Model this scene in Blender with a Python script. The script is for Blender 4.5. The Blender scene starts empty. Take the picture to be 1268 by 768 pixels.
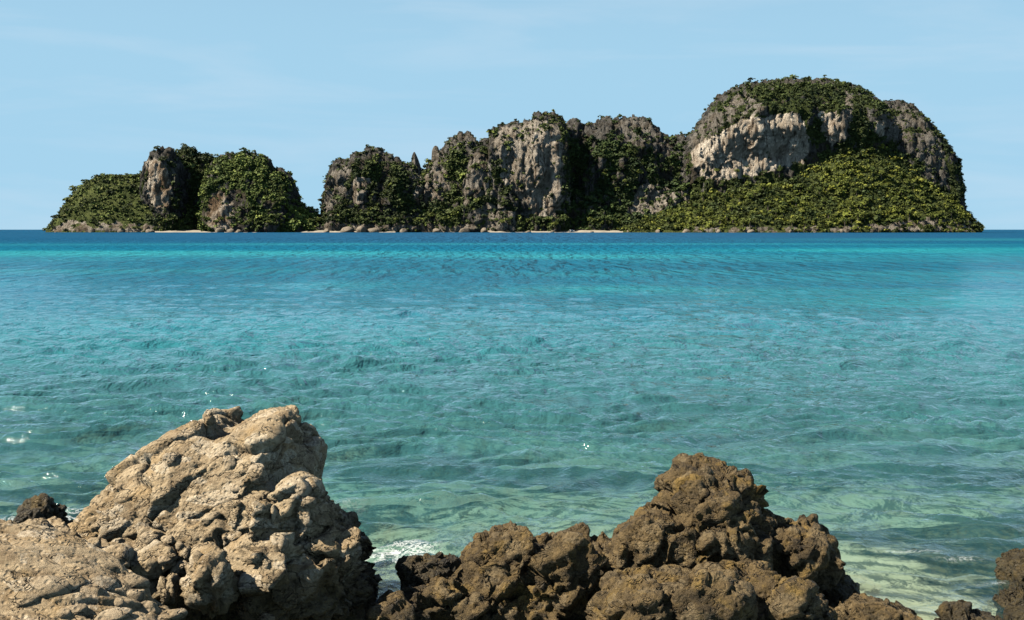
import bpy, math, random
import numpy as np
from mathutils import Vector
from mathutils.bvhtree import BVHTree

# ------------------------------------------------------------------ camera, sky, sun
S = bpy.context.scene
COL = S.collection
FPX = 1360.0            # focal length in pixels of a 1268 px wide frame
CAMH = 3.0
HORIZON = 284.3
PITCH = math.atan((384 - HORIZON) / FPX)
cam_d = bpy.data.cameras.new('camera')
cam_d.sensor_width = 36.0
cam_d.lens = 36.0 * FPX / 1268.0
cam_d.clip_start = 0.1
cam_d.clip_end = 60000
cam = bpy.data.objects.new('camera', cam_d)
cam.location = (0, 0, CAMH)
cam.rotation_euler = (math.pi / 2 - PITCH, 0, 0)
COL.objects.link(cam)
S.camera = cam

SUN_EL = math.radians(47)
SUN_AZ = math.radians(12)         # degrees from the left towards the viewer's side
to_sun = Vector((-math.cos(SUN_EL) * math.cos(SUN_AZ), -math.cos(SUN_EL) * math.sin(SUN_AZ), math.sin(SUN_EL)))
W = bpy.data.worlds.new('World')
S.world = W
W.use_nodes = True
wn, wl = W.node_tree.nodes, W.node_tree.links
bg = wn['Background']
sky = wn.new('ShaderNodeTexSky')
sky.sky_type = 'NISHITA'
sky.sun_disc = False
sky.sun_elevation = SUN_EL
sky.sun_rotation = math.atan2(to_sun.x, to_sun.y)
sky.altitude = 0
sky.air_density = 0.5
sky.dust_density = 0.0
sky.ozone_density = 3.0
# thin cirrus veil, everywhere in the sky
tc = wn.new('ShaderNodeTexCoord')
mp = wn.new('ShaderNodeMapping')
mp.inputs['Scale'].default_value = (3.0, 3.0, 22.0)
mp.inputs['Rotation'].default_value = (0.0, math.radians(5), 0.0)
wl.new(tc.outputs['Generated'], mp.inputs['Vector'])
nz = wn.new('ShaderNodeTexNoise')
nz.inputs['Scale'].default_value = 1.0
nz.inputs['Detail'].default_value = 6
nz.inputs['Roughness'].default_value = 0.55
nz.inputs['Distortion'].default_value = 0.4
wl.new(mp.outputs['Vector'], nz.inputs['Vector'])
mr = wn.new('ShaderNodeMapRange')
mr.inputs['From Min'].default_value = 0.48
mr.inputs['From Max'].default_value = 0.78
mr.inputs['To Max'].default_value = 0.42
wl.new(nz.outputs['Fac'], mr.inputs['Value'])
mx = wn.new('ShaderNodeMix')
mx.data_type = 'RGBA'
wl.new(mr.outputs['Result'], mx.inputs['Factor'])
# marine haze evens the sky out low over the horizon, all the way round
sx_ = wn.new('ShaderNodeSeparateXYZ')
wl.new(tc.outputs['Generated'], sx_.inputs[0])
hz = wn.new('ShaderNodeMapRange')
hz.interpolation_type = 'SMOOTHSTEP'
hz.inputs['From Min'].default_value = 0.12
hz.inputs['From Max'].default_value = 0.60
hz.inputs['To Min'].default_value = 0.96
hz.inputs['To Max'].default_value = 0.0
wl.new(sx_.outputs['Z'], hz.inputs['Value'])
hm = wn.new('ShaderNodeMix')
hm.data_type = 'RGBA'
wl.new(hz.outputs['Result'], hm.inputs['Factor'])
wl.new(sky.outputs['Color'], hm.inputs['A'])
hm.inputs['B'].default_value = (3.3, 5.6, 7.25, 1)
wl.new(hm.outputs['Result'], mx.inputs['A'])
mx.inputs['B'].default_value = (5.6, 6.6, 7.6, 1)
wl.new(mx.outputs['Result'], bg.inputs['Color'])
bg.inputs['Strength'].default_value = 0.055

sun_d = bpy.data.lights.new('sun', 'SUN')
sun_d.energy = 5.0
sun_d.angle = math.radians(0.5)
sun_d.color = (1.0, 0.91, 0.77)
sun = bpy.data.objects.new('sun', sun_d)
sun.rotation_euler = to_sun.to_track_quat('Z', 'Y').to_euler()
sun.location = (-30, -10, 40)
COL.objects.link(sun)

S.view_settings.view_transform = 'Standard'
S.view_settings.look = 'None'
S.view_settings.exposure = 1.1
S.view_settings.gamma = 1.0
S.view_settings.use_curve_mapping = False
S.render.engine = 'CYCLES'
S.cycles.max_bounces = 6
S.cycles.diffuse_bounces = 0
S.cycles.transparent_max_bounces = 12
S.cycles.use_denoising = True

rng = np.random.default_rng(7)
random.seed(7)
CP, SP = math.cos(PITCH), math.sin(PITCH)


def at(px, py, Y):
    """world point seen at photo pixel (px, py) at depth Y"""
    a, b = (px - 634.0) / FPX, (384.0 - py) / FPX
    dy = CP + b * SP
    dz = -SP + b * CP
    return np.array([a / dy * Y, Y, CAMH + dz / dy * Y])


def to_px(P):
    x, y, z = P[:, 0], P[:, 1], P[:, 2] - CAMH
    d = y * CP - z * SP
    u = y * SP + z * CP
    return 634 + FPX * x / d, 384 - FPX * u / d


# ------------------------------------------------------------------ numpy noise
def _hash(ix, iy, iz, seed):
    h = (ix.astype(np.uint32) * np.uint32(374761393) + iy.astype(np.uint32) * np.uint32(668265263)
         + iz.astype(np.uint32) * np.uint32(2147483647) + np.uint32(seed * 144665 + 17))
    h = (h ^ (h >> np.uint32(13))) * np.uint32(1274126177)
    h = (h ^ (h >> np.uint32(16))) * np.uint32(2246822519)
    return h ^ (h >> np.uint32(15))


def _rnd(ix, iy, iz, seed):
    return _hash(ix, iy, iz, seed).astype(np.float32) / np.float32(4294967295.0)


def perlin(P, seed=0):
    P = np.asarray(P, np.float32)
    f = np.floor(P)
    i = f.astype(np.int64)
    t = P - f
    w = t * t * t * (t * (t * 6 - 15) + 10)
    out = np.zeros(len(P), np.float32)
    for dx in (0, 1):
        wx = w[:, 0] if dx else 1 - w[:, 0]
        for dy in (0, 1):
            wy = w[:, 1] if dy else 1 - w[:, 1]
            for dz in (0, 1):
                wz = w[:, 2] if dz else 1 - w[:, 2]
                h = _hash(i[:, 0] + dx, i[:, 1] + dy, i[:, 2] + dz, seed)
                gx = (h & np.uint32(1023)).astype(np.float32) / 511.5 - 1
                gy = ((h >> np.uint32(10)) & np.uint32(1023)).astype(np.float32) / 511.5 - 1
                gz = ((h >> np.uint32(20)) & np.uint32(1023)).astype(np.float32) / 511.5 - 1
                out += wx * wy * wz * (gx * (t[:, 0] - dx) + gy * (t[:, 1] - dy) + gz * (t[:, 2] - dz))
    return out


def fbm(P, octv=4, seed=0, gain=0.5, lac=2.03):
    a, s, out = 1.0, 1.0, 0
    for k in range(octv):
        out = out + a * perlin(np.asarray(P) * s, seed + k * 13)
        a *= gain
        s *= lac
    return out


def ridged(P, octv=4, seed=0, gain=0.5):
    a, s, out = 1.0, 1.0, 0
    for k in range(octv):
        out = out + a * (1 - 2.2 * np.abs(perlin(np.asarray(P) * s, seed + k * 13)))
        a *= gain
        s *= 2.07
    return out


def worley(P, seed=0, facet=False):
    P = np.asarray(P, np.float32)
    i = np.floor(P).astype(np.int64)
    f1 = np.full(len(P), 9.0, np.float32)
    f2 = f1.copy()
    cid = np.zeros(len(P), np.float32)
    vec = np.zeros((len(P), 3), np.float32)
    for dx in (-1, 0, 1):
        for dy in (-1, 0, 1):
            for dz in (-1, 0, 1):
                a, b, c = i[:, 0] + dx, i[:, 1] + dy, i[:, 2] + dz
                dv = np.stack([P[:, 0] - a - _rnd(a, b, c, seed), P[:, 1] - b - _rnd(a, b, c, seed + 1), P[:, 2] - c - _rnd(a, b, c, seed + 2)], 1)
                d = np.sqrt((dv ** 2).sum(1))
                r = _rnd(a, b, c, seed + 3)
                near = d < f1
                f2 = np.where(near, f1, np.minimum(f2, d))
                cid = np.where(near, r, cid)
                f1 = np.where(near, d, f1)
                if facet:
                    vec[near] = dv[near]
    if facet:        # each cell is a plane tilted its own way
        a = cid * 6.2832 * 7.3
        b = np.mod(cid * 91.7, 1) * 2 - 1
        s = np.sqrt(1 - b * b)
        return f1, f2, cid, vec[:, 0] * np.cos(a) * s + vec[:, 1] * np.sin(a) * s + vec[:, 2] * b
    return f1, f2, cid


def sstep(a, b, x):
    t = np.clip((x - a) / (b - a), 0, 1)
    return t * t * (3 - 2 * t)


def in_poly(px, py, poly):
    ins = np.zeros(len(px), bool)
    n = len(poly)
    for k in range(n):
        x1, y1 = poly[k]
        x2, y2 = poly[(k + 1) % n]
        if y1 == y2:
            continue
        c = ((y1 > py) != (y2 > py)) & (px < (x2 - x1) * (py - y1) / (y2 - y1) + x1)
        ins ^= c
    return ins


def sd_poly(px, py, poly):
    d = np.full(px.shape, 1e9)
    n = len(poly)
    for k in range(n):
        x1, y1 = poly[k]
        x2, y2 = poly[(k + 1) % n]
        ex, ey = x2 - x1, y2 - y1
        t = np.clip(((px - x1) * ex + (py - y1) * ey) / (ex * ex + ey * ey + 1e-12), 0, 1)
        d = np.minimum(d, (px - x1 - t * ex) ** 2 + (py - y1 - t * ey) ** 2)
    d = np.sqrt(d)
    return np.where(in_poly(px.ravel(), py.ravel(), poly).reshape(px.shape), -d, d)


def set_back(poly, pxr, amount, span, Yc):
    """outline points whose face stands farther back than the ridge at pxr, redrawn for that distance"""
    out = []
    for px, py in poly:
        k = 1 + amount / Yc * min(1.0, abs(px - pxr) / span)
        out.append((634 + (px - 634) * k, HORIZON + (py - HORIZON) * k))
    return out


# ------------------------------------------------------------------ mesh helpers
def mesh_np(name, V, F, smooth=True):
    """mesh from numpy verts and an (n,3) or (n,4) face array"""
    me = bpy.data.meshes.new(name)
    V = np.asarray(V, np.float32)
    F = np.asarray(F, np.int32)
    n, k = F.shape
    me.vertices.add(len(V))
    me.vertices.foreach_set('co', V.ravel())
    me.loops.add(n * k)
    me.loops.foreach_set('vertex_index', F.ravel())
    me.polygons.add(n)
    me.polygons.foreach_set('loop_start', np.arange(0, n * k, k, dtype=np.int32))
    me.polygons.foreach_set('use_smooth', np.full(n, smooth, bool))
    me.update(calc_edges=True)
    me.validate()
    return me


def obj(name, me, mat, parent=None, **props):
    o = bpy.data.objects.new(name, me)
    COL.objects.link(o)
    if mat is not None and me is not None and not me.materials:
        me.materials.append(mat)
    if parent is not None:
        o.parent = parent
    for k, v in props.items():
        o[k] = v
    return o


def empty(name, loc, **props):
    o = bpy.data.objects.new(name, None)
    o.empty_display_size = 0.3
    o.location = [float(c) for c in loc]
    COL.objects.link(o)
    for k, v in props.items():
        o[k] = v
    return o


def attr(me, name, data):
    a = me.attributes.new(name, 'FLOAT', 'POINT')
    a.data.foreach_set('value', np.asarray(data, np.float32))


def attr_col(me, name, data):
    a = me.attributes.new(name, 'FLOAT_COLOR', 'POINT')
    d = np.ones((len(data), 4), np.float32)
    d[:, :3] = data
    a.data.foreach_set('color', d.ravel())


def vnormals(V, F):
    n = np.zeros_like(V)
    a, b, c = V[F[:, 0]], V[F[:, 1]], V[F[:, 2]]
    d = V[F[:, -1]]
    fn = np.cross(c - a, d - b) if F.shape[1] == 4 else np.cross(b - a, c - a)
    for k in range(F.shape[1]):
        for j in range(3):
            n[:, j] += np.bincount(F[:, k], fn[:, j], len(V))
    return n / (np.linalg.norm(n, axis=1, keepdims=True) + 1e-12)


# ------------------------------------------------------------------ node helpers
class NT:
    def __init__(self, name):
        self.m = bpy.data.materials.new(name)
        self.m.use_nodes = True
        self.t = self.m.node_tree
        self.n, self.l = self.t.nodes, self.t.links
        self.bsdf = self.n['Principled BSDF']
        self.out = self.n['Material Output']

    def new(self, kind, **ins):
        nd = self.n.new('ShaderNode' + kind)
        for k, v in ins.items():
            self.put(nd, k, v)
        return nd

    def put(self, nd, k, v):
        k = int(k[1:]) if k[0] == '_' and k[1:].isdigit() else k.replace('_', ' ')
        s = nd.inputs[k]
        if isinstance(v, bpy.types.NodeSocket):
            self.l.new(v, s)
        elif isinstance(v, (tuple, list)) and len(v) == 3 and s.type == 'RGBA':
            s.default_value = (*v, 1)
        else:
            s.default_value = v

    def pos(self):
        return self.new('NewGeometry').outputs['Position']

    def scale(self, vec, s):
        nd = self.new('VectorMath', _0=vec, _1=s)
        nd.operation = 'MULTIPLY'
        return nd.outputs[0]

    def noise(self, vec, scale, detail=5, rough=0.55, dist=0.0):
        nd = self.new('TexNoise', Vector=vec, Scale=scale, Detail=detail, Roughness=rough, Distortion=dist)
        return nd.outputs['Fac']

    def voronoi(self, vec, scale, feature='F1', out='Distance', rnd=1.0):
        nd = self.n.new('ShaderNodeTexVoronoi')
        nd.feature = feature
        self.put(nd, 'Vector', vec)
        nd.inputs['Scale'].default_value = scale
        nd.inputs['Randomness'].default_value = rnd
        return nd.outputs[out]

    def rng(self, v, a, b, c=0.0, d=1.0, smooth=True):
        nd = self.n.new('ShaderNodeMapRange')
        if smooth:
            nd.interpolation_type = 'SMOOTHSTEP'
        for i, x in enumerate((v, a, b, c, d)):
            if isinstance(x, bpy.types.NodeSocket):
                self.l.new(x, nd.inputs[i])
            else:
                nd.inputs[i].default_value = x
        return nd.outputs[0]

    def math(self, op, a, b=0.0):
        nd = self.n.new('ShaderNodeMath')
        nd.operation = op
        for i, x in enumerate((a, b)):
            if isinstance(x, bpy.types.NodeSocket):
                self.l.new(x, nd.inputs[i])
            else:
                nd.inputs[i].default_value = x
        return nd.outputs[0]

    def mix(self, f, a, b, mode='MIX'):
        nd = self.n.new('ShaderNodeMix')
        nd.data_type = 'RGBA'
        nd.blend_type = mode
        for s, x in ((nd.inputs['Factor'], f), (nd.inputs['A'], a), (nd.inputs['B'], b)):
            if isinstance(x, bpy.types.NodeSocket):
                self.l.new(x, s)
            elif isinstance(x, (tuple, list)):
                s.default_value = (*x, 1)
            else:
                s.default_value = x
        return nd.outputs['Result']

    def alb(self, c, k=0.72):
        """overall darkness of the material, one factor for the whole surface"""
        return self.mix(1.0, c, (k, k, k), 'MULTIPLY')

    def attr(self, name, out='Fac'):
        nd = self.n.new('ShaderNodeAttribute')
        nd.attribute_name = name
        return nd.outputs[out]

    def bump(self, h, dist, strength=1.0, normal=None):
        nd = self.new('Bump', Height=h, Distance=dist, Strength=strength)
        if normal is not None:
            self.l.new(normal, nd.inputs['Normal'])
        return nd.outputs[0]


def island_material():
    m = NT('limestone')
    p = m.pos()
    veg, pale, warm = m.attr('veg'), m.attr('pale'), m.attr('warm')
    pz = m.scale(p, (1, 1, 0.16))
    streak = m.noise(pz, 0.26, 6, 0.65, 0.3)
    blot = m.noise(p, 0.05, 6, 0.6, 0.5)
    fine = m.noise(p, 0.5, 5, 0.7)
    grey = m.mix(m.rng(streak, 0.35, 0.65), (0.030, 0.030, 0.030), (0.225, 0.212, 0.185))
    grey = m.mix(m.rng(blot, 0.45, 0.65), grey, (0.085, 0.070, 0.048))
    cream = m.mix(m.rng(streak, 0.36, 0.50), (0.20, 0.16, 0.12), (1.0, 0.88, 0.71))
    ochre = m.mix(m.rng(fine, 0.35, 0.65), (0.19, 0.115, 0.06), (0.36, 0.25, 0.15))
    cream = m.mix(m.math('MULTIPLY', m.rng(blot, 0.35, 0.65), warm), cream, ochre)
    rock = m.mix(pale, grey, cream)
    moss = m.mix(m.rng(fine, 0.3, 0.7), (0.035, 0.052, 0.014), (0.10, 0.125, 0.034))
    moss = m.mix(m.attr('grass'), moss, m.mix(m.rng(fine, 0.3, 0.7), (0.10, 0.13, 0.035), (0.22, 0.25, 0.075)))
    vmask = m.rng(m.math('ADD', veg, m.math('MULTIPLY', m.math('SUBTRACT', fine, 0.5), 0.9)), 0.40, 0.60)
    col = m.mix(vmask, rock, moss)
    m.put(m.bsdf, 'Base_Color', m.alb(col))
    m.put(m.bsdf, 'Roughness', 0.95)
    m.put(m.bsdf, 'Specular_IOR_Level', 0.15)
    h = m.math('ADD', m.math('MULTIPLY', m.noise(pz, 0.35, 7, 0.7, 0.4), 2.0), m.noise(p, 0.35, 7, 0.7))
    m.put(m.bsdf, 'Normal', m.bump(h, 4.5, 1.0))
    return m.m


def foliage_material(name, use_attr=True, a=None, b=None):
    m = NT(name)
    if use_attr:
        base = m.attr('leafcol', 'Color')
    else:
        oi = m.n.new('ShaderNodeObjectInfo')
        base = m.mix(oi.outputs['Random'], a, b)
    f = m.noise(m.pos(), 0.9, 3, 0.6)
    col = m.mix(1.0, base, m.mix(m.rng(f, 0.3, 0.7), (0.62, 0.62, 0.62), (1.25, 1.25, 1.1)), 'MULTIPLY')
    m.put(m.bsdf, 'Base_Color', m.alb(col))
    m.put(m.bsdf, 'Roughness', 0.7)
    m.put(m.bsdf, 'Specular_IOR_Level', 0.25)
    return m.m


def simple_material(name, col, rough=0.8, var=0.25, scale=3.0, bump=0.0):
    m = NT(name)
    f = m.noise(m.pos(), scale, 5, 0.6)
    m.put(m.bsdf, 'Base_Color', m.alb(m.mix(m.rng(f, 0.3, 0.7), tuple(c * (1 - var) for c in col), tuple(min(1, c * (1 + var)) for c in col))))
    m.put(m.bsdf, 'Roughness', rough)
    if bump:
        m.put(m.bsdf, 'Normal', m.bump(f, bump, 0.8))
    return m.m


def shore_rock_material(name, lo, hi, gold, pale, goldamt, paleamt, wet_shade_z, spec=0.3, rough=0.85, k=0.72, smooth=0.0):
    """weathered coastal rock; object space keeps the grain on the stone"""
    m = NT(name)
    tcn = m.n.new('ShaderNodeTexCoord')
    p = m.pos()
    st = m.scale(p, (1.0, 1.0, 1.0))
    mpn = m.n.new('ShaderNodeMapping')
    mpn.inputs['Rotation'].default_value = (0.0, math.radians(38), math.radians(10))
    mpn.inputs['Scale'].default_value = (0.8, 1.2, 1.8)
    m.l.new(p, mpn.inputs['Vector'])
    sp = mpn.outputs['Vector']
    big = m.noise(p, 2.2, 7, 0.62, 0.6)
    strata = m.noise(sp, 5.0, 8, 0.68, 0.1)
    fine = m.noise(p, 34.0, 6, 0.7)
    grain = m.noise(p, 160.0, 3, 0.6)
    tone = m.math('ADD', m.math('MULTIPLY', strata, 0.55), m.math('ADD', m.math('MULTIPLY', big, 0.25), m.math('MULTIPLY', fine, 0.2)))
    col = m.mix(m.rng(tone, 0.38, 0.62), lo, hi)
    g = m.math('MULTIPLY', m.rng(m.noise(p, 3.6, 6, 0.65, 0.3), 0.50, 0.68), goldamt)
    col = m.mix(g, col, gold)
    cell = m.voronoi(m.scale(sp, (1, 1, 1)), 7.0, 'F1', 'Color')
    sepn = m.n.new('ShaderNodeSeparateColor')
    m.l.new(cell, sepn.inputs[0])
    pl = m.math('MULTIPLY', m.rng(sepn.outputs[0], 0.72, 0.80), paleamt)
    col = m.mix(m.math('MULTIPLY', pl, m.rng(fine, 0.3, 0.6)), col, pale)
    speck = m.math('MULTIPLY', m.rng(m.noise(p, 70, 2, 0.5), 0.66, 0.72), paleamt)
    col = m.mix(speck, col, pale)
    # tide-wet, weed-dark foot, uneven edge; on tan rock it also paints in shade
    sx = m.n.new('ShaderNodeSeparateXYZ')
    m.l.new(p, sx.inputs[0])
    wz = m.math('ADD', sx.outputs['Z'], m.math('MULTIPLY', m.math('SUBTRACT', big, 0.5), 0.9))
    wet = m.rng(wz, wet_shade_z - 0.18, wet_shade_z + 0.18, 1.0, 0.0)
    algae_shade = m.mix(m.rng(fine, 0.35, 0.65), (0.022, 0.018, 0.009), (0.085, 0.062, 0.018))
    col = m.mix(m.math('MULTIPLY', wet, 0.8), col, algae_shade)
    m.put(m.bsdf, 'Base_Color', m.alb(col, k))
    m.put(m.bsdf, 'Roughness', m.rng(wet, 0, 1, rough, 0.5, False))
    m.put(m.bsdf, 'Specular_IOR_Level', spec)
    h = m.math('ADD', m.math('MULTIPLY', strata, 0.9 - 0.45 * smooth), m.math('ADD', m.math('MULTIPLY', fine, 0.45 - 0.2 * smooth), m.math('MULTIPLY', grain, 0.12)))
    cr1 = m.math('ABSOLUTE', m.math('SUBTRACT', m.noise(sp, 3.0, 4, 0.55, 0.0), 0.5))
    h = m.math('ADD', h, m.math('MULTIPLY', m.rng(cr1, 0.0, 0.014), 0.6))
    pit = m.voronoi(p, 26.0)
    h = m.math('ADD', h, m.math('MULTIPLY', m.rng(pit, 0.0, 0.5), 0.25))
    m.put(m.bsdf, 'Normal', m.bump(h, 0.075, 1.0))
    return m.m


def sand_material(name, lo, hi, reef=False):
    m = NT(name)
    p = m.pos()
    f = m.noise(p, 4.0, 6, 0.6)
    col = m.mix(m.rng(f, 0.3, 0.7), lo, hi)
    if reef:
        pr = m.scale(p, (1.0, 1.0, 1.0))
        r = m.attr('reef')
        rn = m.noise(pr, 2.6, 6, 0.65, 0.6)
        rm = m.rng(m.math('ADD', r, m.math('MULTIPLY', m.math('SUBTRACT', rn, 0.5), 0.8)), 0.42, 0.58)
        rc = m.mix(m.rng(m.noise(p, 7.0, 5, 0.6), 0.35, 0.65), (0.03, 0.045, 0.05), (0.12, 0.12, 0.075))
        col = m.mix(rm, col, rc)
    m.put(m.bsdf, 'Base_Color', m.alb(col))
    m.put(m.bsdf, 'Roughness', 0.95)
    m.put(m.bsdf, 'Specular_IOR_Level', 0.1)
    m.put(m.bsdf, 'Normal', m.bump(f, 0.05, 0.6))
    return m.m


# ------------------------------------------------------------------ the sea
SEABED_SAND = []


def water_material():
    m = NT('sea_water')
    p = m.pos()
    sx = m.n.new('ShaderNodeSeparateXYZ')
    m.l.new(p, sx.inputs[0])
    Y = sx.outputs['Y']
    depth = m.attr('depth')          # metres of water under this spot
    foam = m.attr('foam')
    # colour of the water body: shallow green over sand, teal, then deep blue-teal
    shallow, teal, deep = (0.080, 0.290, 0.310), (0.003, 0.145, 0.240), (0.0, 0.080, 0.180)
    pat = m.attr('patch')
    c = m.mix(m.rng(depth, 0.8, 4.2), shallow, teal)
    c = m.mix(m.rng(depth, 4.0, 11.0), c, deep)
    c = m.mix(m.math('MULTIPLY', pat, 0.75), c, (0.024, 0.30, 0.35))
    # relief finer than the mesh: wavelets, then chop, then the long wind lanes farther out
    def band(sy, sc, amp, y0, y1, y2, y3, det=4):
        n = m.noise(m.scale(p, (1.0, sy, 1.0)), sc, det, 0.58, 0.35)
        wgt = m.math('MULTIPLY', m.rng(Y, y0, y1), m.rng(Y, y2, y3, 1.0, 0.0))
        return m.math('MULTIPLY', m.math('MULTIPLY', n, wgt), amp)
    h = band(0.85, 5.0, 0.050, -9, -8, 18, 50)
    for bb in (band(0.85, 1.5, 0.34, 8, 26, 70, 160), band(0.24, 0.62, 2.0, 40, 90, 260, 520), band(0.09, 0.20, 4.5, 180, 380, 9000, 20000)):
        h = m.math('ADD', h, bb)
    nb = m.bump(h, 1.0, 1.0)
    fres = m.n.new('ShaderNodeFresnel')
    fres.inputs['IOR'].default_value = 1.33
    m.l.new(nb, fres.inputs['Normal'])
    # steep little faces hide the flattest ones from a low viewpoint, so the sheen never reaches a mirror's
    fac = m.math('MULTIPLY', m.math('MINIMUM', fres.outputs[0], 0.78), m.rng(Y, 20, 170, 1.0, 0.06))
    glossy = m.new('BsdfGlossy', Color=(1, 1, 1), Roughness=m.rng(Y, 40, 300, 0.07, 0.5), Normal=nb)
    diff = m.new('BsdfDiffuse', Color=m.alb(c), Normal=nb)
    trans = m.new('BsdfTransparent', Color=m.mix(m.rng(depth, 0.15, 1.2), (0.93, 0.98, 0.95), (0.58, 0.86, 0.92)))
    body = m.n.new('ShaderNodeMixShader')
    m.l.new(m.rng(depth, 0.15, 2.6, 0.03, 0.985, False), body.inputs[0])
    m.l.new(trans.outputs[0], body.inputs[1])
    m.l.new(diff.outputs[0], body.inputs[2])
    surf = m.n.new('ShaderNodeMixShader')
    m.l.new(fac, surf.inputs[0])
    m.l.new(body.outputs[0], surf.inputs[1])
    m.l.new(glossy.outputs[0], surf.inputs[2])
    fn = m.noise(p, 9.0, 6, 0.72, 1.2)
    fn2 = m.noise(m.scale(p, (1, 1.3, 1)), 3.2, 8, 0.75, 2.5)
    ridge = m.rng(m.math('ABSOLUTE', m.math('SUBTRACT', fn2, 0.5)), 0.035, 0.0)
    fm = m.math('ADD', m.rng(fn, 0.58, 0.66), ridge)
    fm = m.math('MULTIPLY', m.math('MINIMUM', fm, 1.0), m.rng(foam, 0.2, 0.95, 0.0, 0.85))
    fdiff = m.new('BsdfDiffuse', Color=(0.62, 0.66, 0.66))
    fin = m.n.new('ShaderNodeMixShader')
    m.l.new(fm, fin.inputs[0])
    m.l.new(surf.outputs[0], fin.inputs[1])
    m.l.new(fdiff.outputs[0], fin.inputs[2])
    m.l.new(fin.outputs[0], m.out.inputs['Surface'])
    m.n.remove(m.bsdf)
    return m.m


def sea_depth(x, y):
    """metres of water over the bed at world (x, y)"""
    P = np.stack([x, y, np.zeros_like(x)], 1)
    d = 0.30 + 0.10 * np.maximum(y - 8.0, 0) - 0.0006 * np.clip(y - 8, 0, 60) ** 2
    d = np.minimum(d, 4.6) + np.maximum(y - 130, 0) * 0.030
    d += 0.35 * fbm(P * 0.35, 3, 5) * sstep(8, 14, y)
    # sand pool at the right foot of the dark rock
    pool = np.exp(-(((x - 3.1) / 1.0) ** 2 + ((y - 9.0) / 1.0) ** 2))
    d -= 0.10 * pool
    return np.clip(d, 0.12, 16)


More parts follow.
